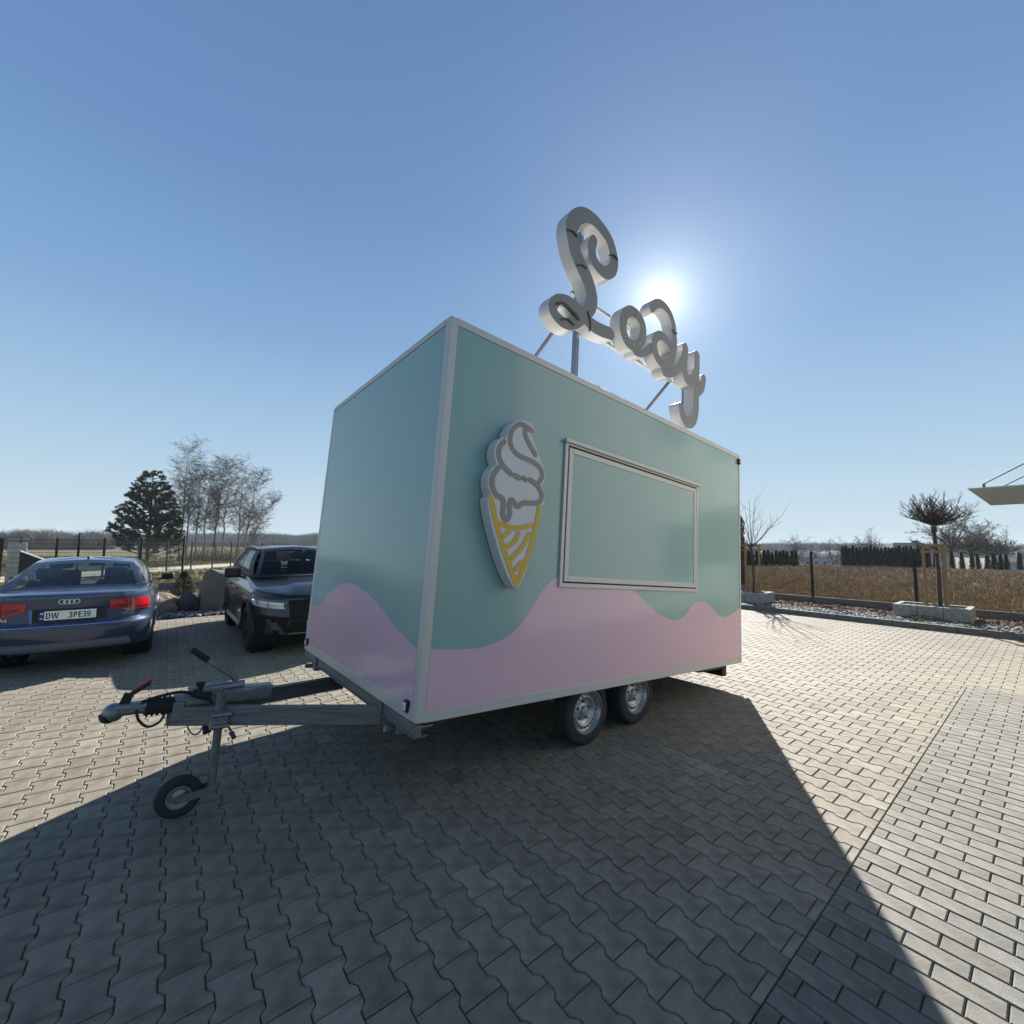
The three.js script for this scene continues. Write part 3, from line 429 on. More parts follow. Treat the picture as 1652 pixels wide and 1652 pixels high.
// ---------------------------------------------------------------- parked cars (local +z is forward, +x the car's left, y up)
function makeCar(c, g) {
  // outline in plan, walked from the middle of the rear over the right side to the front
  const base = []; { const { hw, len, rcR, rcF } = c, pts = [];
    const arc = (cx, cz, r, a0, a1) => { for (let k = 0; k <= 16; k++) { const a = lerp(a0, a1, k / 16); pts.push([cx + r * Math.cos(a), cz + r * Math.sin(a)]); } };
    for (let k = 0; k < 14; k++) pts.push([-(hw - rcR) * k / 14, 0]);
    arc(-(hw - rcR), rcR, rcR, -Math.PI / 2, -Math.PI);
    for (let k = 1; k < 60; k++) pts.push([-hw, lerp(rcR, len - rcF, k / 60)]);
    arc(-(hw - rcF), len - rcF, rcF, Math.PI, Math.PI / 2);
    for (let k = 1; k <= 14; k++) pts.push([-(hw - rcF) * (1 - k / 14), len]);
    const h = pts.length; for (let k = h - 2; k > 0; k--) pts.push([-pts[k][0], pts[k][1]]); pts.push(pts[0].slice());
    for (const p of pts) { const s = p[1] / len, q = (p[0] / hw) ** 2, t = Math.abs(s - .5) * 2; p[1] += c.bowR * q * (1 - s) ** 5 - c.bowF * q * s ** 5; p[0] *= 1 - (s < .5 ? c.taperR : c.taperF) * Math.max(0, (t - .45) / .55) ** 2; }
    let d = 0; base.push({ d: 0, x: pts[0][0], z: pts[0][1] }); for (let k = 1; k < pts.length; k++) { d += Math.hypot(pts[k][0] - pts[k - 1][0], pts[k][1] - pts[k - 1][1]); base.push({ d, x: pts[k][0], z: pts[k][1] }); } }
  const P = base[base.length - 1].d;
  const plan = d => { d = ((d % P) + P) % P; let lo = 0, hi = base.length - 1; while (hi - lo > 1) { const m = lo + hi >> 1; base[m].d <= d ? lo = m : hi = m; } const f = (d - base[lo].d) / (base[hi].d - base[lo].d); return [lerp(base[lo].x, base[hi].x, f), lerp(base[lo].z, base[hi].z, f)]; };
  const curve = (tab, y) => { if (y <= tab[0][0]) return tab[0][1]; for (let k = 1; k < tab.length; k++) if (y <= tab[k][0]) { const t = (y - tab[k - 1][0]) / (tab[k][0] - tab[k - 1][0]); return lerp(tab[k - 1][1], tab[k][1], t * t * (3 - 2 * t)); } return tab[tab.length - 1][1]; };
  const surf = (d, y) => { const p = plan(d), e = .06, p0 = plan(d - e), p1 = plan(d + e); let tx = p1[0] - p0[0], tz = p1[1] - p0[1]; const l = Math.hypot(tx, tz); tx /= l; tz /= l; const nx = -tz, nzz = tx; // outward for this winding
    const o = (nx * p[0] + nzz * (p[1] - c.len / 2) < 0) ? -1 : 1, NX = nx * o, NZ = nzz * o, wr = Math.max(0, -NZ) ** 1.5, wf = Math.max(0, NZ) ** 1.5, ws = Math.max(0, 1 - wr - wf);
    const off = wr * curve(c.rearProf, y) + wf * curve(c.frontProf, y) + ws * curve(c.sideProf, y); return V(p[0] + NX * off, y, p[1] + NZ * off); };
  const shoulder = c.shoulder;
  const inArch = p => Math.abs(p.x) > c.hw * .70 && c.axles.some(z => Math.hypot(p.z - z, p.y - c.wheelR) < c.archR);
  const rows = c.rows, yAt = (z, v) => lerp(c.sill, shoulder(z), v);
  const wall = grid(300, rows.length - 1, (u, v, i, j) => { const d = u * P, z = plan(d)[1]; return surf(d, yAt(z, rows[j])); }, inArch);
  const top = d => { const z = plan(d)[1]; return surf(d, shoulder(z)); };
  const capS = c.bump ? [0, .015, .04, .08, ...Array.from({ length: 24 }, (_, k) => .12 + .88 * k / 23)] : [0, .015, .04, .08, .14, .24, .36, .5, .66, .82, 1];
  const inCabin = p => p.z > c.gb.zr + .10 && p.z < c.gb.zf - .10 && Math.abs(p.x) < c.gb.hw - .08;
  const cap = grid(300, capS.length - 1, (u, v, i, j) => { const a = top(u * P), s = capS[j], zc = clamp(a.z, c.spine[0], c.spine[1]), x = lerp(a.x, 0, s), z = lerp(a.z, zc, s); return V(x, shoulder(z) + c.crown(z) * Math.sqrt(1 - (1 - s) ** 2) + (c.bump ? c.bump(x, z) * sst(.02, .14, s) : 0), z); }, inCabin);
  const fix = geo => { geo.deleteAttribute('normal'); return toCreasedNormals(geo, .55); };
  // turn each sheet so that it faces out
  const face = (geo, ctr) => { const p = geo.attributes.position, ix = geo.index.array, A = V(), B2 = V(), C2 = V(); let s = 0; for (let k = 0; k < ix.length; k += 3) { A.fromBufferAttribute(p, ix[k]); B2.fromBufferAttribute(p, ix[k + 1]); C2.fromBufferAttribute(p, ix[k + 2]); const n = B2.clone().sub(A).cross(C2.clone().sub(A)); s += n.dot(A.clone().sub(ctr)); } if (s < 0) for (let k = 0; k < ix.length; k += 3) { const t = ix[k]; ix[k] = ix[k + 1]; ix[k + 1] = t; } return geo; };
  const ctr = V(0, .5, c.len / 2);
  mesh('body', [fix(face(wall, ctr)), fix(face(cap, ctr))], c.paint, g);
  mesh('underbody', rb(c.hw * 1.62, .22, c.len - .3, 0, c.sill + .12, c.len / 2, .05), M.black, g);
  // greenhouse
  const seg = { rear: [], right: [], front: [], left: [] };
  const ringPt = (r, s, f) => { const x0 = r.hw, zr = r.zr, zf = r.zf, hf = r.hwf ?? r.hw, k = 1 - (2 * f - 1) ** 2;
    if (s === 'rear') return V(lerp(x0, -x0, f), lerp(r.y, r.yf ?? r.y, 0) + (r.arch ?? 0) * k, zr - r.bow * k);
    if (s === 'right') return V(lerp(-x0, -hf, f) - r.side * k, lerp(r.y, r.yf ?? r.y, f) + (r.mid ?? 0) * k, lerp(zr, zf, f));
    if (s === 'front') return V(lerp(-hf, hf, f), (r.yf ?? r.y) + (r.arch ?? 0) * k, zf + r.bow * k);
    return V(lerp(hf, x0, f) + r.side * k, lerp(r.yf ?? r.y, r.y, f) + (r.mid ?? 0) * k, lerp(zf, zr, f)); };
  const gp = (s, f, v) => { const p = ringPt(c.gb, s, f).lerp(ringPt(c.gt, s, f), v), b = c.bulge * 4 * v * (1 - v); if (s === 'rear') p.z -= b; else if (s === 'front') p.z += b; else p.x += b * Math.sign(p.x); return p; };
  const paintG = [], blackG = [];
  for (const s of ['rear', 'right', 'front', 'left']) {
    const L = s === 'left' ? { f: c.cells.right.f.map(x => 1 - x).reverse(), v: c.cells.right.v, t: c.cells.right.t.map(r => [...r].reverse()) } : c.cells[s];
    for (let j = 0; j < L.v.length - 1; j++) for (let i = 0; i < L.f.length - 1; i++) {
      const n = s === 'rear' || s === 'front' ? 12 : 8, ge = face(grid(n, 6, (a, b) => gp(s, lerp(L.f[i], L.f[i + 1], a), lerp(L.v[j], L.v[j + 1], b))), V(0, 1.1, (c.gb.zr + c.gb.zf) / 2)), k = L.t[j][i];
      if (k === 1) mesh(s === 'front' ? 'windscreen' : s === 'rear' ? 'rear_window' : 'side_window', fix(ge), (s === 'right' || s === 'left') && c.sideGlass ? c.sideGlass : c.glass, g); else (k === 2 ? blackG : paintG).push(fix(ge));
    }
  }
  const rs = [0, .03, .08, .16, .3, .5, .75, 1], ro = ['rear', 'right', 'front', 'left'];
  const roof = face(grid(160, rs.length - 1, (u, v, i, j) => { const q = Math.min(3.9999, u * 4), s = ro[Math.floor(q)], a = ringPt(c.gt, s, q % 1), t = rs[j], zc = clamp(a.z, c.gt.zr + .45, c.gt.zf - .45); return V(lerp(a.x, 0, t), a.y + c.roofCrown * Math.sqrt(1 - (1 - t) ** 2), lerp(a.z, zc, t)); }), V(0, 1, c.len / 2));
  mesh('roof', [fix(roof), ...paintG], c.paint, g);
  if (blackG.length) mesh('window_trim', blackG, c.sideGlass ? M.black : M.blackGloss, g);
  // cabin
  mesh('cabin', bx(c.gb.hw * 2 - .12, .03, c.gb.zf - c.gb.zr - .16, 0, c.gb.y - .05, (c.gb.zr + c.gb.zf) / 2), M.cabin, g);
  for (const [x, z, h] of c.seats) { const s = mesh('seat', rb(.46, h, .12, x, c.gb.y - .05 + h / 2, z, .05), M.seat, g); mesh('headrest', rb(.27, .17, .09, x, c.gb.y - .05 + h + .11, z, .04), M.seat, s); }
  // wheels
  const R = c.wheelR, tw = .11;
  for (const z of c.axles) for (const s of [-1, 1]) {
    const w = new THREE.Group(); w.name = 'wheel'; w.position.set(s * (c.hw - tw - .012), R, z); w.rotation.y = s * Math.PI / 2; g.add(w);
    mesh('tyre', at(lathe([[R * .66, -tw], [R * .88, -tw], [R * .97, -tw * .85], [R, -tw * .6], [R, -tw * .2], [R - .008, -tw * .17], [R - .008, -tw * .1], [R, -tw * .07], [R, tw * .3], [R - .008, tw * .33], [R - .008, tw * .4], [R, tw * .43], [R, tw * .6], [R * .97, tw * .85], [R * .88, tw], [R * .66, tw]], 44), 0, 0, 0, Math.PI / 2), M.rubber, w);
    const spokes = [at(lathe([[R * .67, tw * .9], [R * .64, tw * .95], [R * .60, tw * .5], [R * .58, 0], [0, 0]], 40), 0, 0, 0, Math.PI / 2), at(new THREE.CylinderGeometry(R * .17, R * .17, .03, 20), 0, 0, tw * .62, Math.PI / 2)];
    for (let k = 0; k < 5; k++) { const a = k / 5 * 6.283; for (const o of [-.16, .16]) spokes.push(bar(V(Math.cos(a + o * .5) * R * .12, Math.sin(a + o * .5) * R * .12, tw * .6), V(Math.cos(a + o) * R * .62, Math.sin(a + o) * R * .62, tw * .72), .035, .03, .008)); }
    mesh('rim', spokes, c.rimMat, w);
    const x = s * (c.hw - .02 - .0), arch = []; for (let k = 0; k <= 18; k++) { const a = lerp(-.25, Math.PI + .25, k / 18); arch.push(V(0, R + Math.sin(a) * c.archR, z + Math.cos(a) * c.archR)); }
    for (const p of arch) { const d0 = s < 0 ? c.dRight(p.z, plan, P) : P - c.dRight(p.z, plan, P); p.x = surf(d0, Math.max(p.y, c.sill)).x; }
    mesh('wheel_arch', tube(arch, c.archLip, 8, 40), c.archMat, g);
    mesh('arch_liner', at(new THREE.CylinderGeometry(c.archR + .01, c.archR + .01, .30, 36, 1, true), s * (c.hw - .20), R, z, 0, 0, Math.PI / 2), M.black, g);
  }
  const patch = (end, q, off, thick = .012, nx = 14, ny = 8) => { // four corners (distance to the right of the middle, height) on the skin
    const D = x => end === 'rear' ? x : P / 2 - x;
    const S = (a, b, o) => { const d0 = lerp(lerp(q[0][0], q[1][0], a), lerp(q[3][0], q[2][0], a), b), y = lerp(lerp(q[0][1], q[1][1], a), lerp(q[3][1], q[2][1], a), b), d = D(d0), p = surf(d, y), p1 = surf(d + .01, y), p0 = surf(d - .01, y), py = surf(d, y + .01); const n = p1.clone().sub(p0).cross(py.sub(p)).normalize(); if (n.dot(p.clone().sub(V(0, y, c.len / 2))) < 0) n.negate(); return p.addScaledVector(n, o); };
    const cc = S(.5, .5, -.6), list = [face(grid(nx, ny, (a, b) => S(a, b, off)), cc)];
    for (const e of [(a, t) => S(a, 0, t), (a, t) => S(a, 1, t)]) list.push(grid(nx, 1, (a, b) => e(a, off - thick * b)));
    for (const e of [(a, t) => S(0, a, t), (a, t) => S(1, a, t)]) list.push(grid(ny, 1, (a, b) => e(a, off - thick * b)));
    return merge(list.map(fix));
  };
  return { surf, P, patch, plan };
}
const dRight = (z, plan, P) => { let lo = .3, hi = P / 2 - .3; for (let k = 0; k < 30; k++) { const m = (lo + hi) / 2; plan(m)[1] < z ? lo = m : hi = m; } return (lo + hi) / 2; };

function plateTexture(draw) { const cv = document.createElement('canvas'); cv.width = 512; cv.height = 112; const x = cv.getContext('2d'); x.fillStyle = '#e9e9e4'; x.fillRect(0, 0, 512, 112); x.fillStyle = '#16389a'; x.fillRect(0, 0, 46, 112); x.fillStyle = '#fff'; x.font = 'bold 26px sans-serif'; x.textAlign = 'center'; x.fillText('PL', 23, 98); x.fillRect(10, 20, 26, 12); x.fillStyle = '#d22'; x.fillRect(10, 32, 26, 12); x.fillStyle = '#111'; draw(x); const t = new THREE.CanvasTexture(cv); t.colorSpace = THREE.SRGBColorSpace; return t; }
const font = await new FontLoader().loadAsync('fonts/droid/droid_sans_bold.typeface.json');

{ // blue saloon seen from behind
  const g = thing('parked_car', 'blue saloon parked with its back to the camera beside the drawbar', 'car', V(-5.68, 0, -5.61), Math.atan2(-Bx.x, -Bx.z));
  const c = {
    len: 4.58, hw: .855, rcR: .30, rcF: .45, bowR: .12, bowF: .3, taperR: .075, taperF: .09, sill: .27, wheelR: .318, archR: .355, axles: [1.01, 3.66], archLip: .012, paint: M.blueCar, archMat: M.blueCar, rimMat: M.rim, dRight,
    rows: [0, .04, .10, .18, .27, .36, .42, .45, .48, .54, .62, .70, .78, .86, .92, .965, 1],
    shoulder: z => z < .8 ? lerp(.985, .985, z) : z < 3.2 ? lerp(.985, .94, (z - .8) / 2.4) : lerp(.94, .70, ((z - 3.2) / 1.38) ** 1.8),
    crown: z => .055, spine: [.6, 3.9],
    rearProf: [[.2, -.10], [.36, -.02], [.48, .02], [.585, .026], [.62, .0], [.66, -.045], [.80, -.048], [.93, -.04], [.97, -.035], [1, -.055]], frontProf: [[.2, -.06], [.45, .0], [.7, -.05]], sideProf: [[.2, -.05], [.34, -.015], [.55, .0], [.72, .004], [.78, -.006], [.99, -.055]],
    gb: { zr: .60, zf: 3.30, hw: .735, hwf: .73, y: 1.015, yf: 1.0, bow: .10, side: .04, arch: .02 }, gt: { zr: 1.30, zf: 2.50, hw: .545, hwf: .56, y: 1.355, yf: 1.365, bow: .06, side: .015, mid: .035, arch: .035 }, bulge: .035, roofCrown: .045, glass: M.glass,
    cells: { rear: { f: [0, .012, .055, .945, .988, 1], v: [0, .035, .11, .92, .97, 1], t: [[0, 0, 0, 0, 0], [0, 2, 2, 2, 0], [0, 2, 1, 2, 0], [0, 2, 2, 2, 0], [0, 0, 0, 0, 0]] },
      right: { f: [0, .24, .27, .50, .53, .80, .86, 1], v: [0, .05, .90, 1], t: [[0, 2, 2, 2, 2, 2, 0], [0, 2, 1, 2, 1, 2, 0], [0, 2, 2, 2, 2, 2, 0]] },
      front: { f: [0, .05, .95, 1], v: [0, .06, .94, 1], t: [[0, 2, 0], [0, 1, 0], [0, 0, 0]] } },
    seats: [[-.36, 1.15, .14], [.36, 1.15, .14], [-.37, 2.1, .26], [.37, 2.1, .26]],
  };
  const k = makeCar(c, g), Pt = (q, o, t) => k.patch('rear', q, o, t);
  for (const s of [1, -1]) {
    const X = l => l.map(p => [p[0] * s, p[1]]);
    const a = mesh('tail_light', Pt(X([[.622, .745], [.90, .75], [.905, .895], [.625, .905]]), .014, .03), M.redLens, g);
    mesh('lamp_cell', [Pt(X([[.66, .75], [.76, .756], [.76, .795], [.66, .79]]), .017, .006), Pt(X([[.77, .758], [.87, .765], [.87, .80], [.77, .796]]), .017, .006)], M.redDark, a);
    const b = mesh('tail_light', Pt(X([[.40, .795], [.612, .735], [.616, .905], [.385, .90]]), .014, .03), M.redLens, g);
    mesh('lamp_cell', Pt(X([[.45, .815], [.595, .765], [.60, .815], [.44, .85]]), .017, .006), M.redDark, b);
    mesh('mirror', [rb(.20, .13, .10, s * -.985, 1.03, 2.98, .04, 3), bar(V(s * -.84, .98, 2.96), V(s * -.93, 1.0, 2.97), .05, .03, .01)], s > 0 ? M.black : M.black, g);
  }
  for (const s of [-1, 1]) mesh('lid_seam', Pt([[s * .621, .60], [s * .614, .60], [s * .614, .97], [s * .621, .97]], .001, .004), M.black, g);
  mesh('bumper_trim', Pt([[-.62, .595], [.62, .595], [.62, .604], [-.62, .604]], .012, .006), M.chrome, g);
  mesh('bumper_valance', Pt([[-.66, .30], [.66, .30], [.60, .40], [-.60, .40]], .008, .01), std([.10, .11, .13], .6), g);
  const pz = k.surf(0, .74).z;
  const rec = mesh('plate_recess', Pt([[-.33, .66], [.36, .66], [.385, .82], [-.33, .82]], .002, .004), M.black, g);
  const plate = mesh('licence_plate', rb(.545, .125, .012, .0, .74, pz - .014, .004), M.black, g);
  const pt = plateTexture(x => { x.font = 'bold 102px sans-serif'; x.textAlign = 'center'; x.save(); x.scale(.72, 1); x.fillText('DW', 158, 94); x.fillText('3PE39', 500, 94); x.restore(); });
  mesh('plate_face', at(new THREE.PlaneGeometry(.52, .112), 0, .74, pz - .0215, 0, Math.PI), std([.92, .92, .9], .5, { map: pt }), plate);
  mesh('plate_light_strip', Pt([[-.345, .645], [-.325, .645], [-.335, .82], [-.365, .82]], .008, .012), std([.12, .2, .38], .3), g);
  const ez = k.surf(0, .905).z; mesh('badge_rings', [-1.5, -.5, .5, 1.5].map(i => at(new THREE.TorusGeometry(.030, .0055, 8, 28), i * .044, .905, ez - .012)), M.chrome, g);
  const tz = k.surf(-.5, .70).z; mesh('badge', at(new TextGeometry('A4', { font, size: .042, depth: .006, curveSegments: 3 }), .60, .685, tz - .003, 0, Math.PI), M.chrome, g);
  mesh('badge', at(new TextGeometry('1.8', { font, size: .026, depth: .005, curveSegments: 3 }), -.50, .70, tz - .003, 0, Math.PI), M.chrome, g);
  mesh('exhaust_pipe', [at(new THREE.CylinderGeometry(.035, .035, .16, 20, 1, true), .50, .285, .08, Math.PI / 2), at(new THREE.CylinderGeometry(.035, .035, .16, 20, 1, true), .58, .285, .08, Math.PI / 2)], M.chrome, g);
  mesh('aerial', rb(.03, .03, .09, 0, 1.44, 1.42, .012), M.black, g);
  mesh('inner_mirror', rb(.22, .06, .03, 0, 1.30, 2.62, .015), M.black, g);
}
{ // dark blue SUV seen from the front
  const right = ab(toA(-4.18, -6.88), toB(-4.18, -6.88)), ax = right.clone().addScaledVector(Ax, .945);   // middle of its front axle
  const g = thing('parked_car', 'dark navy SUV half hidden behind the trailer facing the camera', 'car', ax.clone().addScaledVector(Bx, -3.86), Math.atan2(Bx.x, Bx.z));
  const c = {
    len: 4.71, hw: .945, rcR: .4, rcF: .52, bowR: .15, bowF: .16, taperR: .06, taperF: .045, sill: .30, wheelR: .365, archR: .42, axles: [.99, 3.86], archLip: .028, paint: M.navyCar, archMat: M.black, rimMat: M.black, dRight,
    rows: [0, .06, .12, .2, .28, .36, .44, .5, .56, .62, .68, .74, .8, .86, .91, .955, 1],
    shoulder: z => z < 3.0 ? 1.075 : z < 4.2 ? lerp(1.075, .965, (z - 3.0) / 1.2) : lerp(.965, .865, (z - 4.2) / .51),
    crown: z => .05, spine: [.7, 4.25],
    bump: (x, z) => .034 * sst(.47, .33, Math.abs(x) + (4.5 - z) * .06) * sst(2.95, 3.3, z) * sst(4.70, 4.30, z),
    rearProf: [[.2, -.1], [.6, 0], [1.1, -.08]], frontProf: [[.2, -.16], [.30, -.04], [.42, .02], [.56, .035], [.62, .02], [.74, .0], [.84, -.01], [.89, -.05]], sideProf: [[.2, -.03], [.34, .012], [.46, -.012], [.62, -.004], [.80, .004], [.88, -.006], [1.08, -.085]],
    gb: { zr: .35, zf: 3.42, hw: .80, hwf: .79, y: 1.10, yf: 1.10, bow: .16, side: .03, arch: .02 }, gt: { zr: .55, zf: 2.62, hw: .60, hwf: .585, y: 1.555, yf: 1.56, bow: .12, side: .03, mid: .03, arch: .035 }, bulge: .055, roofCrown: .055, glass: M.glassDark, sideGlass: phy([.010, .012, .014], .12, { specularIntensity: .3 }),
    cells: { rear: { f: [0, .1, .9, 1], v: [0, .1, .85, 1], t: [[0, 0, 0], [0, 1, 0], [0, 0, 0]] },
      right: { f: [0, .10, .13, .30, .32, .58, .61, .86, .91, 1], v: [0, .05, .90, 1], t: [[0, 2, 2, 2, 2, 2, 2, 2, 2], [0, 2, 1, 2, 1, 2, 1, 2, 2], [0, 2, 2, 2, 2, 2, 2, 2, 2]] },
      front: { f: [0, .02, .045, .955, .98, 1], v: [0, .05, .95, 1], t: [[0, 2, 2, 2, 0], [0, 2, 1, 2, 0], [0, 0, 0, 0, 0]] } },
    seats: [[-.37, 2.05, .28], [.37, 2.05, .28], [-.37, 1.2, .26], [.37, 1.2, .26]],
  };
  const k = makeCar(c, g), Pt = (q, o, t, a, b) => k.patch('front', q, o, t, a, b);
  for (const s of [1, -1]) {
    const X = l => l.map(p => [p[0] * s, p[1]]);
    const h = mesh('headlight', Pt(X([[.53, .685], [1.06, .72], [1.12, .86], [.51, .815]]), .008, .02), M.blackGloss, g);
    mesh('lamp_lens', [Pt(X([[.555, .70], [.77, .715], [.785, .80], [.565, .785]]), .013, .01, 8, 4), Pt(X([[.79, .718], [1.0, .735], [1.03, .825], [.805, .805]]), .013, .01, 8, 4)], phy([.42, .46, .52], .12, { clearcoat: 1, metalness: .6 }), h);
    mesh('lamp_bar', [Pt(X([[.545, .705], [.98, .738], [.98, .75], [.545, .716]]), .016, .008), Pt(X([[.98, .738], [1.08, .76], [1.12, .84], [1.02, .82]]), .014, .01)], phy([.30, .42, .62], .15, { clearcoat: 1 }), h);
    mesh('kidney_grille', Pt(X([[.03, .53], [.46, .54], [.50, .82], [.03, .845]]), .026, .04), M.hollow, g);
    mesh('grille_bars', [...Array(11)].map((_, i) => Pt(X([[.06 + i * .036, .57], [.07 + i * .0365, .57], [.073 + i * .0395, .80], [.062 + i * .039, .80]]), .034, .014, 2, 6)), std([.012, .012, .013], .8), g).userData.kind = 'stuff';
    mesh('side_intake', Pt(X([[.54, .33], [1.0, .36], [1.04, .63], [.47, .575]]), .006, .01), M.hollow, g);
    mesh('intake_blade', [Pt(X([[.64, .40], [.69, .40], [.80, .55], [.74, .55]]), .014, .012, 4, 6), Pt(X([[.52, .335], [.60, .32], [.70, .50], [.66, .52]]), .010, .012, 4, 6)], std([.06, .06, .065], .35), g);
    mesh('mirror', [rb(.24, .17, .13, s * -1.05, 1.17, 2.93, .05, 3), bar(V(s * -.86, 1.08, 2.95), V(s * -.98, 1.11, 2.94), .06, .04, .012)], M.black, g);
    mesh('roof_rail', tube([V(s * -.60, 1.555, .7), V(s * -.615, 1.612, 1.2), V(s * -.615, 1.617, 1.9), V(s * -.595, 1.57, 2.5)], .016, 8, 30), M.blackGloss, g);
    const sill = []; for (const z of [1.42, 3.42]) sill.push(V(s * -.955, .33, z)); mesh('sill_trim', bar(sill[0], sill[1], .03, .07, .01), std([.20, .21, .22], .4), g);
    mesh('door_handle', [bar(V(s * -.957, .90, 1.5), V(s * -.957, .90, 1.72), .03, .03, .01), bar(V(s * -.958, .885, 2.5), V(s * -.958, .885, 2.72), .03, .03, .01)], M.navyCar, g);
  }
  mesh('lower_intake', Pt([[-.50, .345], [.50, .345], [.46, .52], [-.46, .52]], .006, .01), M.hollow, g);
  mesh('chin_trim', Pt([[-.50, .325], [.50, .325], [.50, .343], [-.50, .343]], .014, .012), std([.16, .17, .18], .35), g);
  const pz = k.surf(k.P / 2, .47).z;
  const plate = mesh('licence_plate', rb(.53, .12, .012, 0, .475, pz + .016, .004), M.black, g);
  const pt = plateTexture(x => { x.font = 'bold 104px sans-serif'; x.fillText('D', 76, 95); });
  mesh('plate_face', at(new THREE.PlaneGeometry(.52, .112), 0, .475, pz + .0235), std([.92, .92, .9], .5, { map: pt }), plate);
  mesh('inner_mirror', rb(.24, .07, .03, 0, 1.46, 2.72, .015), M.black, g);
  mesh('wiper', [bar(V(-.55, 1.135, 3.40), V(.0, 1.15, 3.50), .02, .015), bar(V(.05, 1.15, 3.50), V(.6, 1.13, 3.42), .02, .015)], M.black, g);
}

// ---------------------------------------------------------------- fences
function meshFence(name, label, posts, hgt, y0, opt = {}) {
  const f = thing(name, label, 'fence', posts[0].clone().setY(0)), o = posts[0];
  posts.forEach((p, i) => mesh('fence_post', [rb(opt.pw ?? .06, hgt[i] ?? hgt[0], .045, p.x - o.x, y0 + (hgt[i] ?? hgt[0]) / 2, p.z - o.z, .004), ...(opt.clips ? [.45, .9].map(h => bx(.085, .03, .07, p.x - o.x, y0 + h, p.z - o.z)) : [])], M.fence, f));
  for (let i = 0; i < posts.length - 1; i++) {
    const a = posts[i].clone().sub(o), b = posts[i + 1].clone().sub(o), T = new Tri(), h = Math.min(hgt[i] ?? hgt[0], hgt[i + 1] ?? hgt[0]) - .05, n = Math.round(a.distanceTo(b) / (opt.pitch ?? .05)), w = opt.w ?? .0025;
    for (let k = 1; k < n; k++) { const p = a.clone().lerp(b, k / n); T.limb(V(p.x, y0 + .04, p.z), V(p.x, y0 + h, p.z), w, w, 3); }
    for (let y = .08; y < h; y += .2) T.limb(V(a.x, y0 + y, a.z), V(b.x, y0 + y, b.z), w * 1.3, w * 1.3, 3);
    const m = mesh('mesh_panel', T.geo(), M.fence, f); m.userData.kind = 'stuff';
  }
  return f;
}
{
  meshFence('mesh_fence', 'dark wire mesh fence along the brown field at right', [ab(15.2, -9.2), ab(15.2, -6.9), ab(15.2, -4.6), ab(15.2, -2.3), ab(15.2, 0), ab(15.2, 2.3)], [1.36], .20, { pw: .06, clips: true, w: .0016 });
  const e = thing('fence_plinth', 'grey concrete plinth boards under the right fence', 'plinth', null, SITE);
  for (let k = 0; k < 6; k++) mesh('plinth_board', rb(.06, .26, 2.27, 15.2, .10 + .006 * nz(k, 2), -10.35 + k * 2.3, .008), M.darkBoard, e);
  const line = t => V(-16.2 - .97 * t, 0, -21.3 + .26 * t), at2 = r => { const t = (21.3 * r - 16.2) / (.97 + .26 * r); return line(t); };
  const ps = [.758, .857, .942, 1.0014, 1.0518, 1.135, 1.25].map(at2);
  meshFence('mesh_fence', 'dark mesh fence with tall posts behind the blue car', ps, [2.12, 2.02, 1.98, 2.2, 1.98, 1.98, 1.98], -.05, { pw: .085, w: .007 });
  const pa = []; for (let k = 0; k < 9; k++) pa.push(V(-21.2 - k * .08, 0, -24.6 - k * 2.15));
  meshFence('mesh_fence', 'dark mesh fence along the sandy lane in front of the birches', pa, [1.9], -.06, { pw: .07, w: .006, pitch: .1 });
  // pillar and gate at the left edge
  const pp = V(-21.6, 0, -18.9), pl = thing('gate_pillar', 'pale concrete block pillar behind the blue car at left edge', 'pillar', pp, .86);
  for (let k = 0; k < 8; k++) mesh('block', rb(.56 + rr(-.012, .012), .212, .42, 0, .05 + k * .218, 0, .02), new THREE.MeshStandardMaterial({ color: lin(.58 + rr(-.06, .06), .55 + rr(-.06, .06), .47 + rr(-.05, .05)), roughness: .9, map: concreteMap }), pl);
  mesh('cap_stone', rb(.62, .05, .48, 0, 1.82, 0, .012), M.concrete, pl);
  const gt = thing('sliding_gate', 'dark slatted metal gate left of the concrete pillar', 'gate', V(-23.6, 0, -17.4), .86);
  for (let k = 0; k < 9; k++) mesh('slat', bx(4, .16, .03, 0, .22 + k * .19, 0), M.fence, gt);
  mesh('gate_frame', [bx(.08, 1.8, .06, -2, .92, .02), bx(.08, 1.8, .06, 2, .92, .02), bx(4, .08, .06, 0, 1.84, .02)], M.fence, gt);
  const cb = thing('cold_frame', 'small dark box with a bright sloping lid beside the concrete pillar', 'cold frame', V(-19.0, 0, -17.1), .8); cb.scale.set(.55, 1, .55);
  { const s = new THREE.Shape(); s.moveTo(-.5, 0); s.lineTo(.65, 0); s.lineTo(.65, 1.0); s.lineTo(-.5, 1.32); mesh('box', at(new THREE.ExtrudeGeometry(s, { depth: .6, bevelEnabled: false }), 0, 0, -.3), M.black, cb); mesh('lid', bar(V(-.50, 1.345, 0), V(.68, 1.0, 0), .66, .05, .01), M.white, cb); }
}

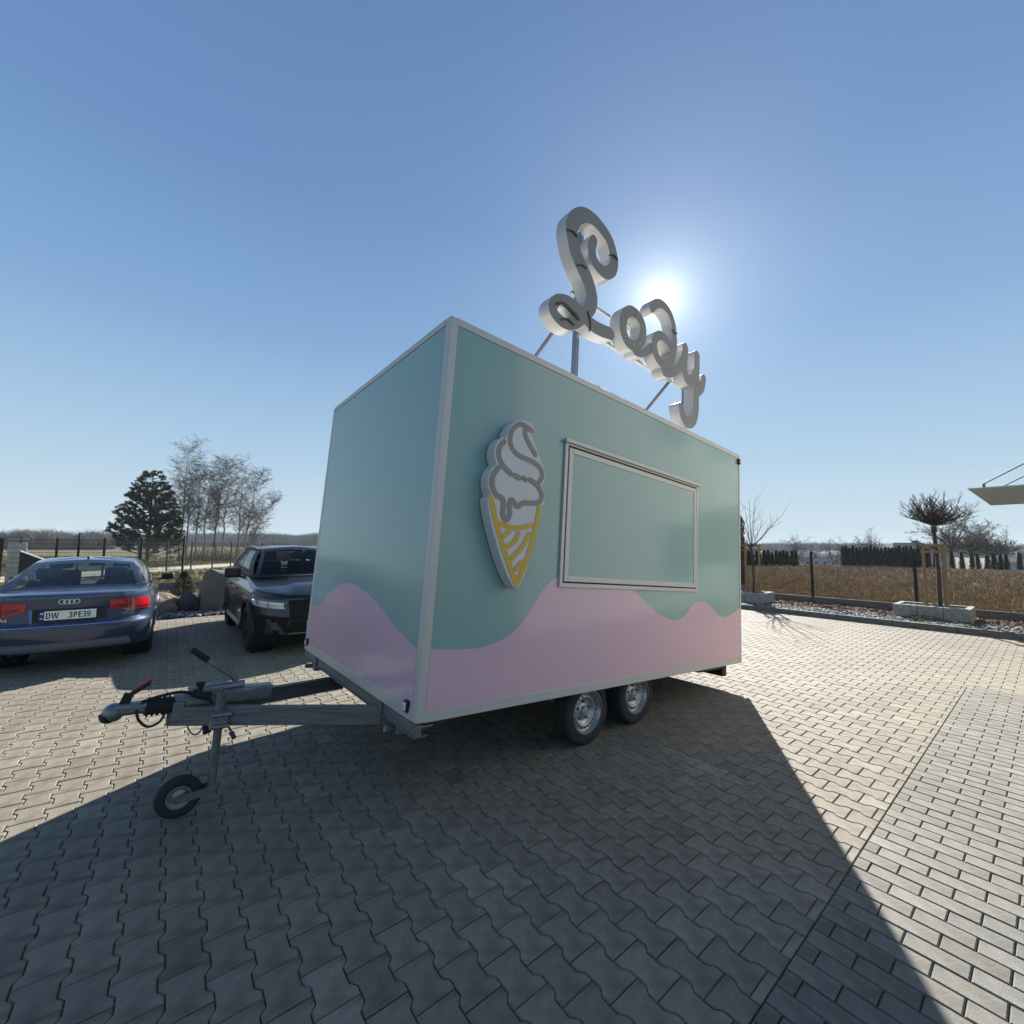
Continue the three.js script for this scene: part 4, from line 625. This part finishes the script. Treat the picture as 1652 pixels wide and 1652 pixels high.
// ---------------------------------------------------------------- boulders, planters, stakes
function boulder(label, p, sx, sy, sz, col, sd) {
  const g = new THREE.IcosahedronGeometry(1, 5), q = g.attributes.position;
  for (let i = 0; i < q.count; i++) { const v = V(q.getX(i), q.getY(i), q.getZ(i)), s = 1 + nz(v.x * .9 + sd, v.y * .9, v.z * .9) * .30 + nz(v.x * 2.4 + sd, v.y * 2.4, v.z * 2.4 + 5) * .12 + nz(v.x * 7, v.y * 7 + sd, v.z * 7) * .03; v.multiplyScalar(s); v.y = Math.max(v.y, -.35); q.setXYZ(i, v.x * sx, (v.y + .3) * sy, v.z * sz); }
  g.computeVertexNormals(); const m = mesh('boulder', toCreasedNormals(g, .5), std(col, .9, { bumpMap: grainBump, bumpScale: .01 }), scene); m.position.copy(p); m.rotation.y = sd * 2; tag(m, label, 'boulder', null); return m;
}
boulder('low rounded tan boulder right beside the blue car', V(-8.42, 0, -10.55), .48, .36, .36, [.19, .15, .105], 1.3);
boulder('small dark upright boulder between the two larger ones', V(-7.95, 0, -10.75), .25, .37, .23, [.055, .056, .06], 4.4);
boulder('largest grey brown boulder standing next to the dark SUV', V(-7.42, 0, -11.15), .58, .74, .45, [.15, .125, .095], 7.7);

function planter(label, a0, a1, b0, b1, units) {
  const g = thing('planter', label, 'planter', ab((a0 + a1) / 2, (b0 + b1) / 2), SITE), A = (a1 - a0) / 2, Bq = (b1 - b0) / 2, h = .33, th = .11, n = units, st = (b1 - b0) / n;
  for (let k = 0; k < n; k++) { mesh('concrete_block', rb(th, h, st - .008, -A + th / 2, .02 + h / 2, -Bq + st * (k + .5), .012), M.concrete, g); mesh('concrete_block', rb(th, h, st - .008, A - th / 2, .02 + h / 2, -Bq + st * (k + .5), .012), M.concrete, g); }
  for (const s of [-1, 1]) for (let k = 0; k < 2; k++) mesh('concrete_block', rb((A * 2 - th * 2) / 2 - .008, h, th, (k ? 1 : -1) * (A - th) / 2, .02 + h / 2, s * (Bq - th / 2), .012), M.concrete, g);
  mesh('soil', bx(A * 2 - th * 2, .2, Bq * 2 - th * 2, 0, .16, 0), std([.05, .045, .04], 1), g);
  const im = new THREE.InstancedMesh(pebble, stoneMat, 420), q = new THREE.Object3D();
  for (let i = 0; i < 420; i++) { q.position.set(rr(-1, 1) * (A - th - .03), .275 + rr(0, .02), rr(-1, 1) * (Bq - th - .03)); q.rotation.set(rnd(), rnd() * 6, rnd()); q.scale.setScalar(rr(.018, .036)); q.updateMatrix(); im.setMatrixAt(i, q.matrix); im.setColorAt(i, stoneColor()); }
  im.name = 'gravel'; im.userData.kind = 'stuff'; im.castShadow = im.receiveShadow = true; g.add(im); return g;
}
planter('concrete block planter with a ball headed tree at right', 13.72, 14.62, -2.52, -1.22, 3);
planter('concrete block planter partly hidden behind the trailer end', 13.45, 14.35, -6.75, -5.33, 3);

function branches(T, p, dir, len, r, lvl, o) {   // recursive bare limbs
  let q = p.clone(), d = dir.clone().normalize(), n = o.seg ?? 4, rad = r;
  for (let i = 0; i < n; i++) {
    d.add(V(rr(-1, 1), rr(-1, 1), rr(-1, 1)).multiplyScalar(o.wob)).add(V(0, o.up * (lvl > (o.droopFrom ?? 9) ? -1.6 : 1), 0)).normalize();
    const e = q.clone().addScaledVector(d, len / n), r1 = lvl >= o.max ? r * (1 - (i + 1) / n * .75) : r * (1 - (i + 1) / n * (o.taper ?? .55));
    T.limb(q, e, rad, r1, lvl < 1 ? 7 : lvl < 2 ? 5 : 3); q = e; rad = r1;
    if (lvl < o.max && i >= (lvl === 0 ? (o.clear ?? 1) : 0)) { const m = o.kids[lvl]; for (let k = 0; k < m; k++) { const s = V(rr(-1, 1), rr(-.2, .6), rr(-1, 1)).normalize(), nd = d.clone().multiplyScalar(o.forward ?? .7).add(s).normalize(); branches(T, q, nd, len * rr(o.ratio[0], o.ratio[1]) * (lvl === 0 ? 1 - .4 * i / n : 1), Math.max(o.min ?? .004, rad * rr(.4, .6)), lvl + 1, o); } }
  }
  return q;
}
{ // tree with a round bare head, and its stakes
  const p = ab(14.17, -1.75), t = thing('ball_headed_tree', 'small bare tree with a flat round crown in the right planter', 'tree', p);
  const K = new Tri(); K.limb(V(0, .25, 0), V(.0, 1.2, .02), .045, .040, 9); K.limb(V(.0, 1.2, .02), V(-.02, 2.08, .0), .040, .036, 9); K.limb(V(-.02, 2.06, 0), V(-.02, 2.2, 0), .06, .05, 9); mesh('trunk', K.geo(), M.bark, t);
  const C = new Tri(); for (let k = 0; k < 46; k++) { const a = k / 46 * 6.283 * 5 + rr(-.2, .2), el = rr(-.05, 1.3), d = V(Math.cos(a) * Math.cos(el), Math.sin(el), Math.sin(a) * Math.cos(el)); branches(C, V(-.02, 2.22, 0), d, rr(.40, .58) * (1 + el * .12), .013, 1, { wob: .13, up: .07, max: 3, kids: [0, 2, 2], ratio: [.28, .45], seg: 4, min: .0045, forward: 1.1 }); }
  mesh('crown', C.geo(), M.bark, t);
  const s = thing('tree_stakes', 'three wooden stakes with cross slats holding the ball headed tree', 'tree stakes', p);
  const q = [V(-.20, 0, -.12), V(.02, 0, .16), V(.20, 0, -.05)];
  for (const e of q) mesh('stake', rod(V(e.x, .22, e.z), V(e.x * .98, 1.80, e.z * .98), .033, .031, 12), M.wood, s);
  for (let k = 0; k < 3; k++) for (const y of [1.60, 1.75]) { const a = q[k].clone().setY(y), b = q[(k + 1) % 3].clone().setY(y); mesh('slat', bar(a.lerp(b, -.12), b.clone().lerp(a, -.12), .018, .06), M.wood, s); }
}
{ // young tree in the other planter
  const p = ab(13.9, -5.75), t = thing('young_tree', 'young bare tree with upright whips behind the trailer end', 'tree', p);
  const K = new Tri(); let a = V(0, .25, 0); for (const b of [V(.03, .7, 0), V(.0, 1.2, .03), V(-.02, 1.65, .02)]) { K.limb(a, b, .03, .028, 8); a = b; } mesh('trunk', K.geo(), M.bark, t);
  const C = new Tri(); for (let k = 0; k < 11; k++) { const an = k * 2.4, el = rr(.5, 1.2), d = V(Math.cos(an) * Math.cos(el), Math.sin(el), Math.sin(an) * Math.cos(el)); branches(C, V(-.02, 1.55 + rnd() * .2, .02), d, rr(.9, 1.5), .011, 2, { wob: .10, up: .10, max: 3, kids: [0, 0, 1], ratio: [.35, .6], seg: 5, min: .005 }); }
  C.limb(V(-.02, 1.65, .02), V(-.03, 3.1, .02), .013, .004, 4); mesh('crown', C.geo(), M.bark, t);
  const s = thing('tree_stakes', 'thin wooden stakes with pale slats at the trailer end', 'tree stakes', p);
  const q = [V(-.12, 0, -.15), V(.16, 0, .10)]; for (const e of q) mesh('stake', rod(V(e.x, .22, e.z), V(e.x, 1.75, e.z), .028, .027, 12), M.wood, s);
  for (const y of [1.60, 1.74]) mesh('slat', bar(q[0].clone().setY(y).lerp(q[1].clone().setY(y), -.2), q[1].clone().setY(y).lerp(q[0].clone().setY(y), -.2), .018, .055), M.wood, s);
  const bt = thing('columnar_tree', 'narrow columnar tree with dry brown leaves peeping out behind the trailer', 'tree', V(8.2, 0, -15.75)), F = new Tri();
  for (let k = 0; k < 5200; k++) { const h = rnd(), an = rnd() * 6.283, R = .27 * Math.sqrt(rr(.3, 1)) * (1 - Math.max(0, h - .9) * 4), c = V(Math.cos(an) * R, .35 + h * 2.5, Math.sin(an) * R), d = V(rr(-1, 1), rr(-1, 1), rr(-1, 1)).normalize(), s2 = d.clone().cross(V(rr(-1, 1), 1, rr(-1, 1))).normalize().multiplyScalar(.022); F.tri(c.clone().add(s2), c.clone().sub(s2), c.clone().addScaledVector(d, .07)); }
  mesh('crown', F.geo(), std([.13, .085, .045], .9), bt); mesh('trunk', rod(V(0, 0, 0), V(0, 2.6, 0), .04, .012, 8), M.bark, bt);
}
{ // low plants
  function tuftPlant(name, label, cat, p, n, f, mat) { const T = new Tri(); for (let i = 0; i < n; i++) { const [c, d, l, w] = f(); const s = V(-d.z, 0, d.x).normalize().multiplyScalar(w); T.tri(c.clone().add(s), c.clone().sub(s), c.clone().addScaledVector(d, l)); } const g = thing(name, label, cat, p); mesh('foliage', T.geo(), mat, g); return g; }
  tuftPlant('low_shrub', 'low dark green cushion plant in front of the right planter', 'shrub', ab(13.42, -1.95, .05), 1500, () => { const a = rnd() * 6.28, r = Math.sqrt(rnd()), c = V(Math.cos(a) * r * .34, rnd() * .12 * (1 - r * r * .7), Math.sin(a) * r * .30); return [c, V(rr(-1, 1), rr(.1, 1), rr(-1, 1)).normalize(), rr(.03, .08), .005]; }, std([.045, .06, .022], .85));
  const sp = tuftPlant('spruce_shrub', 'small round spruce between the boulders and the dark edging', 'shrub', V(-10.75, 0, -14.3), 4200, () => { const h = Math.pow(rnd(), 1.2), a = rnd() * 6.28, R = .40 * (1 - h) ** .7 * (h < .12 ? .75 + h * 2 : 1) * Math.sqrt(rr(.25, 1)), c = V(Math.cos(a) * R, .04 + h * .72, Math.sin(a) * R); return [c, V(Math.cos(a) + rr(-.5, .5), rr(-.2, .8), Math.sin(a) + rr(-.5, .5)).normalize(), rr(.05, .12), .013]; }, std([.055, .07, .03], .85));
  mesh('trunk', rod(V(0, 0, 0), V(0, .65, 0), .03, .01), M.bark, sp);
}

// ---------------------------------------------------------------- trees behind the left fence
function tuft(T, c, d, n, len, w, spread) { for (let i = 0; i < n; i++) { const e = d.clone().add(V(rr(-1, 1), rr(-.7, 1), rr(-1, 1)).multiplyScalar(spread)).normalize(), s = e.clone().cross(V(rr(-1, 1), rr(-1, 1), rr(-1, 1))).normalize().multiplyScalar(w); T.tri(c.clone().add(s), c.clone().sub(s), c.clone().addScaledVector(e, len * rr(.7, 1.2))); } }
{
  const t = thing('pine_tree', 'broad dark green pine standing left of the bare birches', 'tree', V(-37.2, 0, -44.2));
  const K = new Tri(), C = new Tri(), C2 = new Tri(), H = 9.0; K.limb(V(0, 0, 0), V(.05, H * .55, 0), .17, .10, 8); K.limb(V(.05, H * .55, 0), V(0, H, 0), .10, .02, 6);
  for (let i = 0; i < 17; i++) {
    const h = lerp(.6, H - .35, Math.pow(i / 16, .92)), reach = 4.3 * Math.pow(1 - h / (H + .35), .80) * (h < 1.6 ? .85 : 1), m = h > H * .8 ? 6 : 10;
    for (let k = 0; k < m; k++) {
      const a = (k + rr(-.35, .35)) / m * 6.283 + i * 1.1, L = reach * rr(.68, 1.0), n = Math.max(2, Math.round(L / .5)); let p = V(0, h + rr(-.25, .25), 0), d = V(Math.cos(a), rr(.02, .3), Math.sin(a)).normalize();
      for (let s = 0; s < n; s++) {
        const q = p.clone().addScaledVector(d, L / n); K.limb(p, q, .035 * (1 - s / n) + .01, .035 * (1 - (s + 1) / n) + .006, 3); d.y += .10; d.add(V(rr(-.2, .2), rr(-.1, .1), rr(-.2, .2))).normalize(); p = q;
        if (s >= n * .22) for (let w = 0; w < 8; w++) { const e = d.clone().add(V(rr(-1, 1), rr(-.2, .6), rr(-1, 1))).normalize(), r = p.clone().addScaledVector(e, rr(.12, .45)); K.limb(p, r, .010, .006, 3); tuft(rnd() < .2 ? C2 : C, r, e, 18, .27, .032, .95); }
      }
      tuft(C, p, d.setY(d.y + .6), 26, .34, .034, .7);
    }
  }
  tuft(C, V(0, H, 0), V(0, 1, 0), 30, .4, .022, .5);
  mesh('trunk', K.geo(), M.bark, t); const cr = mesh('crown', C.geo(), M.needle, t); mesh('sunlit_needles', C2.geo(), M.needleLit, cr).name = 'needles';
}
{
  const birch = (label, px, z, H, lean, o = {}) => {
    const x = (px - 826) / 695 * -z, t = thing('birch_tree', label, 'tree', V(x, -.06, z)), K = new Tri(), C = new Tri(), n = 9; let p = V(0, 0, 0); const r0 = H * (o.r ?? .0085);
    for (let i = 0; i < n; i++) {
      const f = (i + 1) / n, q = V(lean * f * f + rr(-.08, .08), H * f, rr(-.1, .1)); K.limb(p, q, r0 * (1 - i / n) + .012, r0 * (1 - f) + .012, 6);
      if (f > .25) for (let k = 0; k < (o.kids ?? 5) + 2; k++) { const a = rnd() * 6.283, d = V(Math.cos(a) + lean * .15, rr(.9, 1.9), Math.sin(a)).normalize(); branches(C, p.clone().lerp(q, rnd()), d, H * rr(.16, .29) * (1.15 - f * .5), r0 * .24 * (1.2 - f), 1, { wob: .17, up: .05, max: 3, droopFrom: 1, kids: [0, 3, 2], ratio: [.34, .52], seg: 3, min: o.min ?? .0105 }); }
      p = q;
    }
    mesh('trunk', K.geo(), o.dark ? M.bark : M.barkPale, t); mesh('crown', C.geo(), M.twig, t); return t;
  };
  birch('tall thin birch nearest to the pine with the highest top', 293, -47, 11.6, .2);
  birch('bare birch right next to the tallest one', 302, -46, 10.0, .3, { kids: 3 });
  birch('slender bare birch between the tallest birch and the clump', 318, -48, 9.6, .1, { kids: 3 });
  birch('bare birch with many fine twigs left of the dark topped tree', 331, -46.5, 9.4, .4);
  birch('darker bare tree with a dense knobbly top in the clump', 349, -48, 10.6, .5, { dark: true, kids: 5, min: .014 });
  birch('thin pale birch just right of the dark topped tree', 361, -46, 9.8, .2, { kids: 3 });
  birch('bare birch above the sandy lane right of the clump', 386, -47, 9.8, .1, { kids: 4 });
  birch('leaning birch with drooping twigs furthest right over the SUV', 396, -45, 9.0, 1.3, { kids: 5 });
  birch('low spreading birch leaning right above the SUV roof', 404, -44, 6.4, 2.6, { kids: 5 });
  const brush = new Tri(); for (let k = 0; k < 1500; k++) { const c = V(rr(-6, 6), 0, rr(-2, 2)), h = rr(.5, 2.2); branches(brush, c, V(rr(-.4, .4), 1, rr(-.4, .4)), h, .014, 3, { wob: .16, up: 0, max: 3, kids: [], ratio: [0, 0], seg: 3 }); }
  const u = mesh('undergrowth', brush.geo(), std([.12, .095, .07], .95), scene); u.position.set(-29.5, -.06, -47); tag(u, 'thin brown undergrowth at the feet of the birches', 'undergrowth', null, 'stuff');
}

// ---------------------------------------------------------------- hedge, far trees, houses
{
  const thuja = seedN => { const T = new Tri(); for (let i = 0; i < 900; i++) { const h = Math.pow(rnd(), 1.05), a = rnd() * 6.283, R = .30 * Math.pow(1 - h, .55) * (.8 + .2 * Math.sin(a * 3 + seedN)) * Math.sqrt(rr(.4, 1)), c = V(Math.cos(a) * R, h * 1.62, Math.sin(a) * R), d = V(Math.cos(a) * .6, 1, Math.sin(a) * .6).normalize(), s = V(-Math.sin(a), 0, Math.cos(a)).multiplyScalar(rr(.02, .045)); T.tri(c.clone().sub(s), c.clone().add(s), c.clone().addScaledVector(d, rr(.10, .2))); } return T.geo(); };
  const geos = [thuja(0), thuja(2), thuja(4)], protos = geos.map((ge, i) => { const g = new THREE.Group(); g.name = 'thuja_shrub'; mesh('foliage', ge, M.thuja, g); mesh('trunk', rod(V(0, 0, 0), V(0, 1.3, 0), .03, .01, 6), M.bark, g); return g; });
  const plant = (px, z, sy, sx, label, group) => { const x = (px - 826) / 695 * -z, c = protos[Math.floor(rnd() * 3)].clone(); c.name = numbered('thuja_shrub'); c.position.set(x, 0, z); c.rotation.y = rnd() * 6; c.scale.set(sx, sy, sx); scene.add(c); tag(c, label, 'shrub', group); };
  for (let k = 0; k < 25; k++) plant(1358 + k * 5.75 + rr(-1, 1), -39.5 + k * .08, 1.08 * rr(.92, 1.08), rr(1.0, 1.25), 'dark thuja in the tall closed hedge beyond the field', 'tall closed thuja hedge');
  for (const px of [1507, 1533, 1549, 1566, 1575, 1590, 1601, 1612, 1621, 1641, 1655]) plant(px + rr(-1, 1), -36.5, rr(.72, .95), rr(.8, 1.05), 'dark cone shaped thuja standing free at the right field edge', 'free standing thujas');
  for (let k = 0; k < 15; k++) plant(1193 + k * 6.4 + rr(-1.5, 1.5), -38 - k * .12, rr(.78, .9), rr(1.1, 1.4), 'dark thuja in the low row just right of the trailer', 'low thuja row');

  // bare trees behind the hedge
  const bare = (label, px, z, H, spread, dense, y0 = 0) => { const x = (px - 826) / 695 * -z, t = thing('bare_tree', label, 'tree', V(x, y0, z)), K = new Tri(), C = new Tri(); K.limb(V(0, 0, 0), V(.1, H * .32, 0), H * .030, H * .022, 8);
    for (let k = 0; k < dense; k++) { const a = k * 2.4, el = rr(.15, 1.35), d = V(Math.cos(a) * Math.cos(el) * spread, Math.sin(el), Math.sin(a) * Math.cos(el) * spread); branches(C, V(.1, H * rr(.22, .36), 0), d, H * rr(.42, .62), H * .010, 1, { wob: .17, up: .02, max: 4, kids: [0, 2, 2, 2], ratio: [.36, .55], seg: 3, min: .012 }); }
    mesh('trunk', K.geo(), M.bark, t); mesh('crown', C.geo(), std([.06, .05, .045], .9), t); };
  bare('dark bare tree with wide branches behind the ball headed tree', 1531, -44, 5.3, 1.2, 15);
  bare('broad bare tree right of the ball headed tree behind the hedge', 1566, -47, 4.3, 1.5, 22);
  bare('low dense bare tree at the right end of the dark thicket', 1597, -49, 3.5, 1.6, 22);
  for (const [px, H, l] of [[1382, 5.4, 'thin bare tree rising left above the closed hedge'], [1404, 5.8, 'thin bare tree rising over the middle of the closed hedge'], [1340, 5.2, 'thin bare tree beside the far pale house'], [1284, 5.6, 'thin bare tree between the two far houses']]) bare(l, px, -72, H, .5, 7, -2.4);

  // houses on the lower land
  const house = (label, px, z, w, hW, hR, wall, roofC, turn, nWin) => {
    const x = (px - 826) / 695 * -z, y = fallAway(x, z), g = thing('house', label, 'house', V(x, y, z), turn), d = w * .8;
    mesh('wall', bx(w, hW, d, 0, hW / 2, 0), std(wall, .85), g);
    const R = new Tri(), o = .4, a = V(-w / 2 - o, hW, d / 2 + o), b = V(w / 2 + o, hW, d / 2 + o), c2 = V(w / 2 + o, hW, -d / 2 - o), e = V(-w / 2 - o, hW, -d / 2 - o), r1 = V(-w / 4, hW + hR, 0), r2 = V(w / 4, hW + hR, 0);
    R.quad(a, b, r2, r1); R.quad(c2, e, r1, r2); R.tri(b, c2, r2); R.tri(e, a, r1); R.quad(e, c2, b, a); const rf = mesh('roof', R.geo(), std(roofC, .95), g); mesh('chimney', bx(.6, 1.0, .6, w * .15, hW + hR * .9, 0), std([.3, .2, .16], .9), rf);
    for (let k = 0; k < nWin; k++) { const q = mesh('window', bx(1.1, 1.2, .08, -w / 2 + (k + .5) * w / nWin, hW * .60, d / 2 + .03), M.white, g); mesh('pane', bx(.95, 1.05, .03, -w / 2 + (k + .5) * w / nWin, hW * .60, d / 2 + .08), M.blackGloss, q); }
  };
  house('small far house with a pale roof nearest to the trailer', 1240, -112, 5.2, 4.2, 1.3, [.26, .28, .36], [.24, .23, .21], -.3, 2);
  house('wide far house with a pale hipped roof behind the fence post', 1301, -108, 6.6, 4.0, 1.5, [.34, .37, .44], [.24, .22, .20], .1, 3);
  house('long far bluish house left of the closed hedge', 1345, -115, 9.5, 4.2, 1.2, [.38, .41, .50], [.15, .155, .19], .2, 4);
  house('far grey roofed house showing above the closed hedge', 1462, -70, 7.5, 3.6, 1.7, [.26, .27, .28], [.05, .052, .058], -.2, 3);
  house('small pale bluish house behind the free standing thujas', 1630, -58, 4.5, 2.2, .9, [.42, .46, .55], [.12, .13, .15], -.7, 2);

  // distant woods that read as one mass
  const T = new Tri(); for (let k = 0; k < 26; k++) { const c = V(rr(-1.6, 1.6), 0, rr(-1.2, 1.2)); branches(T, c, V(rr(-.15, .15), 1, rr(-.15, .15)), rr(3.4, 5.2), .09, 2, { wob: .12, up: .02, max: 3, kids: [0, 0, 5], ratio: [.3, .5], seg: 4, min: .05, forward: .9 }); }
  for (let k = 0; k < 240; k++) { const c = V(rr(-1.9, 1.9), rr(0, 3.6), rr(-1.4, 1.4)); tuft(T, c, V(0, 1, 0), 2, .8, .09, 1.2); }
  const wg = T.geo();
  const wood = (label, n, place, c) => scatter('distant_wood', label, wg, std([1, 1, 1], .95), n, q => { place(q); q.rotation.set(0, rnd() * 6, 0); }, () => { const k = rr(.75, 1.2); return lin(c[0] * k, c[1] * k, c[2] * k); }).userData.category = 'woodland';
  wood('grey bare wood on the horizon behind the blue car', 170, q => { const r = rr(-1.6, -.93), z = -rr(118, 150); q.position.set(r * -z, -.1, z); q.scale.set(1.1, rr(.5, .95), 1.1); }, [.145, .135, .13]);
  wood('low bluish forest line on the horizon behind the birches', 420, q => { const r = rr(-.99, -.2), z = -rr(330, 430); q.position.set(r * -z, -.1, z); q.scale.set(2.2, rr(1.5, 1.9), 2.2); }, [.085, .095, .10]);
  wood('low bluish forest line on the horizon right of the trailer', 420, q => { const r = rr(.4, 1.5), z = -rr(330, 430); q.position.set(r * -z, -4.3, z); q.scale.set(2.2, rr(1.25, 1.85), 2.2); }, [.12, .135, .15]);
}

// ---------------------------------------------------------------- canopy and the wall that carries it (just right of the frame)
{
  const w = thing('building', 'light rendered building just right of the view carrying the glass canopy', 'building', null, SITE);
  mesh('wall', bx(11.6, 6.6, .4, 10.3, 3.3, .67), std([.57, .55, .51], .9), w); mesh('plinth', bx(11.64, .3, .44, 10.3, .15, .67), M.darkBoard, w); mesh('roof_edge', bx(11.9, .2, .7, 10.3, 6.7, .62), M.darkBoard, w);
  for (const [a, y] of [[9.4, 1.6], [15, 1.6], [9.4, 4.8], [12, 4.8], [14.6, 4.8]]) { const f = mesh('window', bx(1.4, 1.4, .06, a, y, .45), M.white, w); mesh('pane', bx(1.24, 1.24, .02, a, y, .412), M.blackGloss, f); }
  const dr = mesh('door', bx(1.2, 2.15, .06, 12.9, 1.08, .45), M.darkBoard, w); mesh('handle', rod(V(12.42, .95, .40), V(12.42, 1.2, .40), .012), M.chrome, dr);
  const g = thing('glass_canopy', 'frosted glass canopy hung on steel rods at the upper right edge', 'canopy', null, SITE);
  mesh('glass_panel', rb(4.3, .018, 1.28, 12.88, 2.70, -.24, .004), M.canopyGlass, g);
  for (const a of [11.25, 12.9, 14.5]) {
    const f = mesh('fitting', [rod(V(a, 2.705, -.72), V(a, 2.74, -.72), .055, .045, 16), rod(V(a, 2.74, -.72), V(a, 2.82, -.72), .018, .018, 10)], M.steelDark, g);
    mesh('rod', rod(V(a, 2.82, -.72), V(a, 3.55, .47), .011, .011, 8), M.steelDark, g);
  }
}
camera.far = 3000; camera.updateProjectionMatrix();
renderer.render(scene, camera);
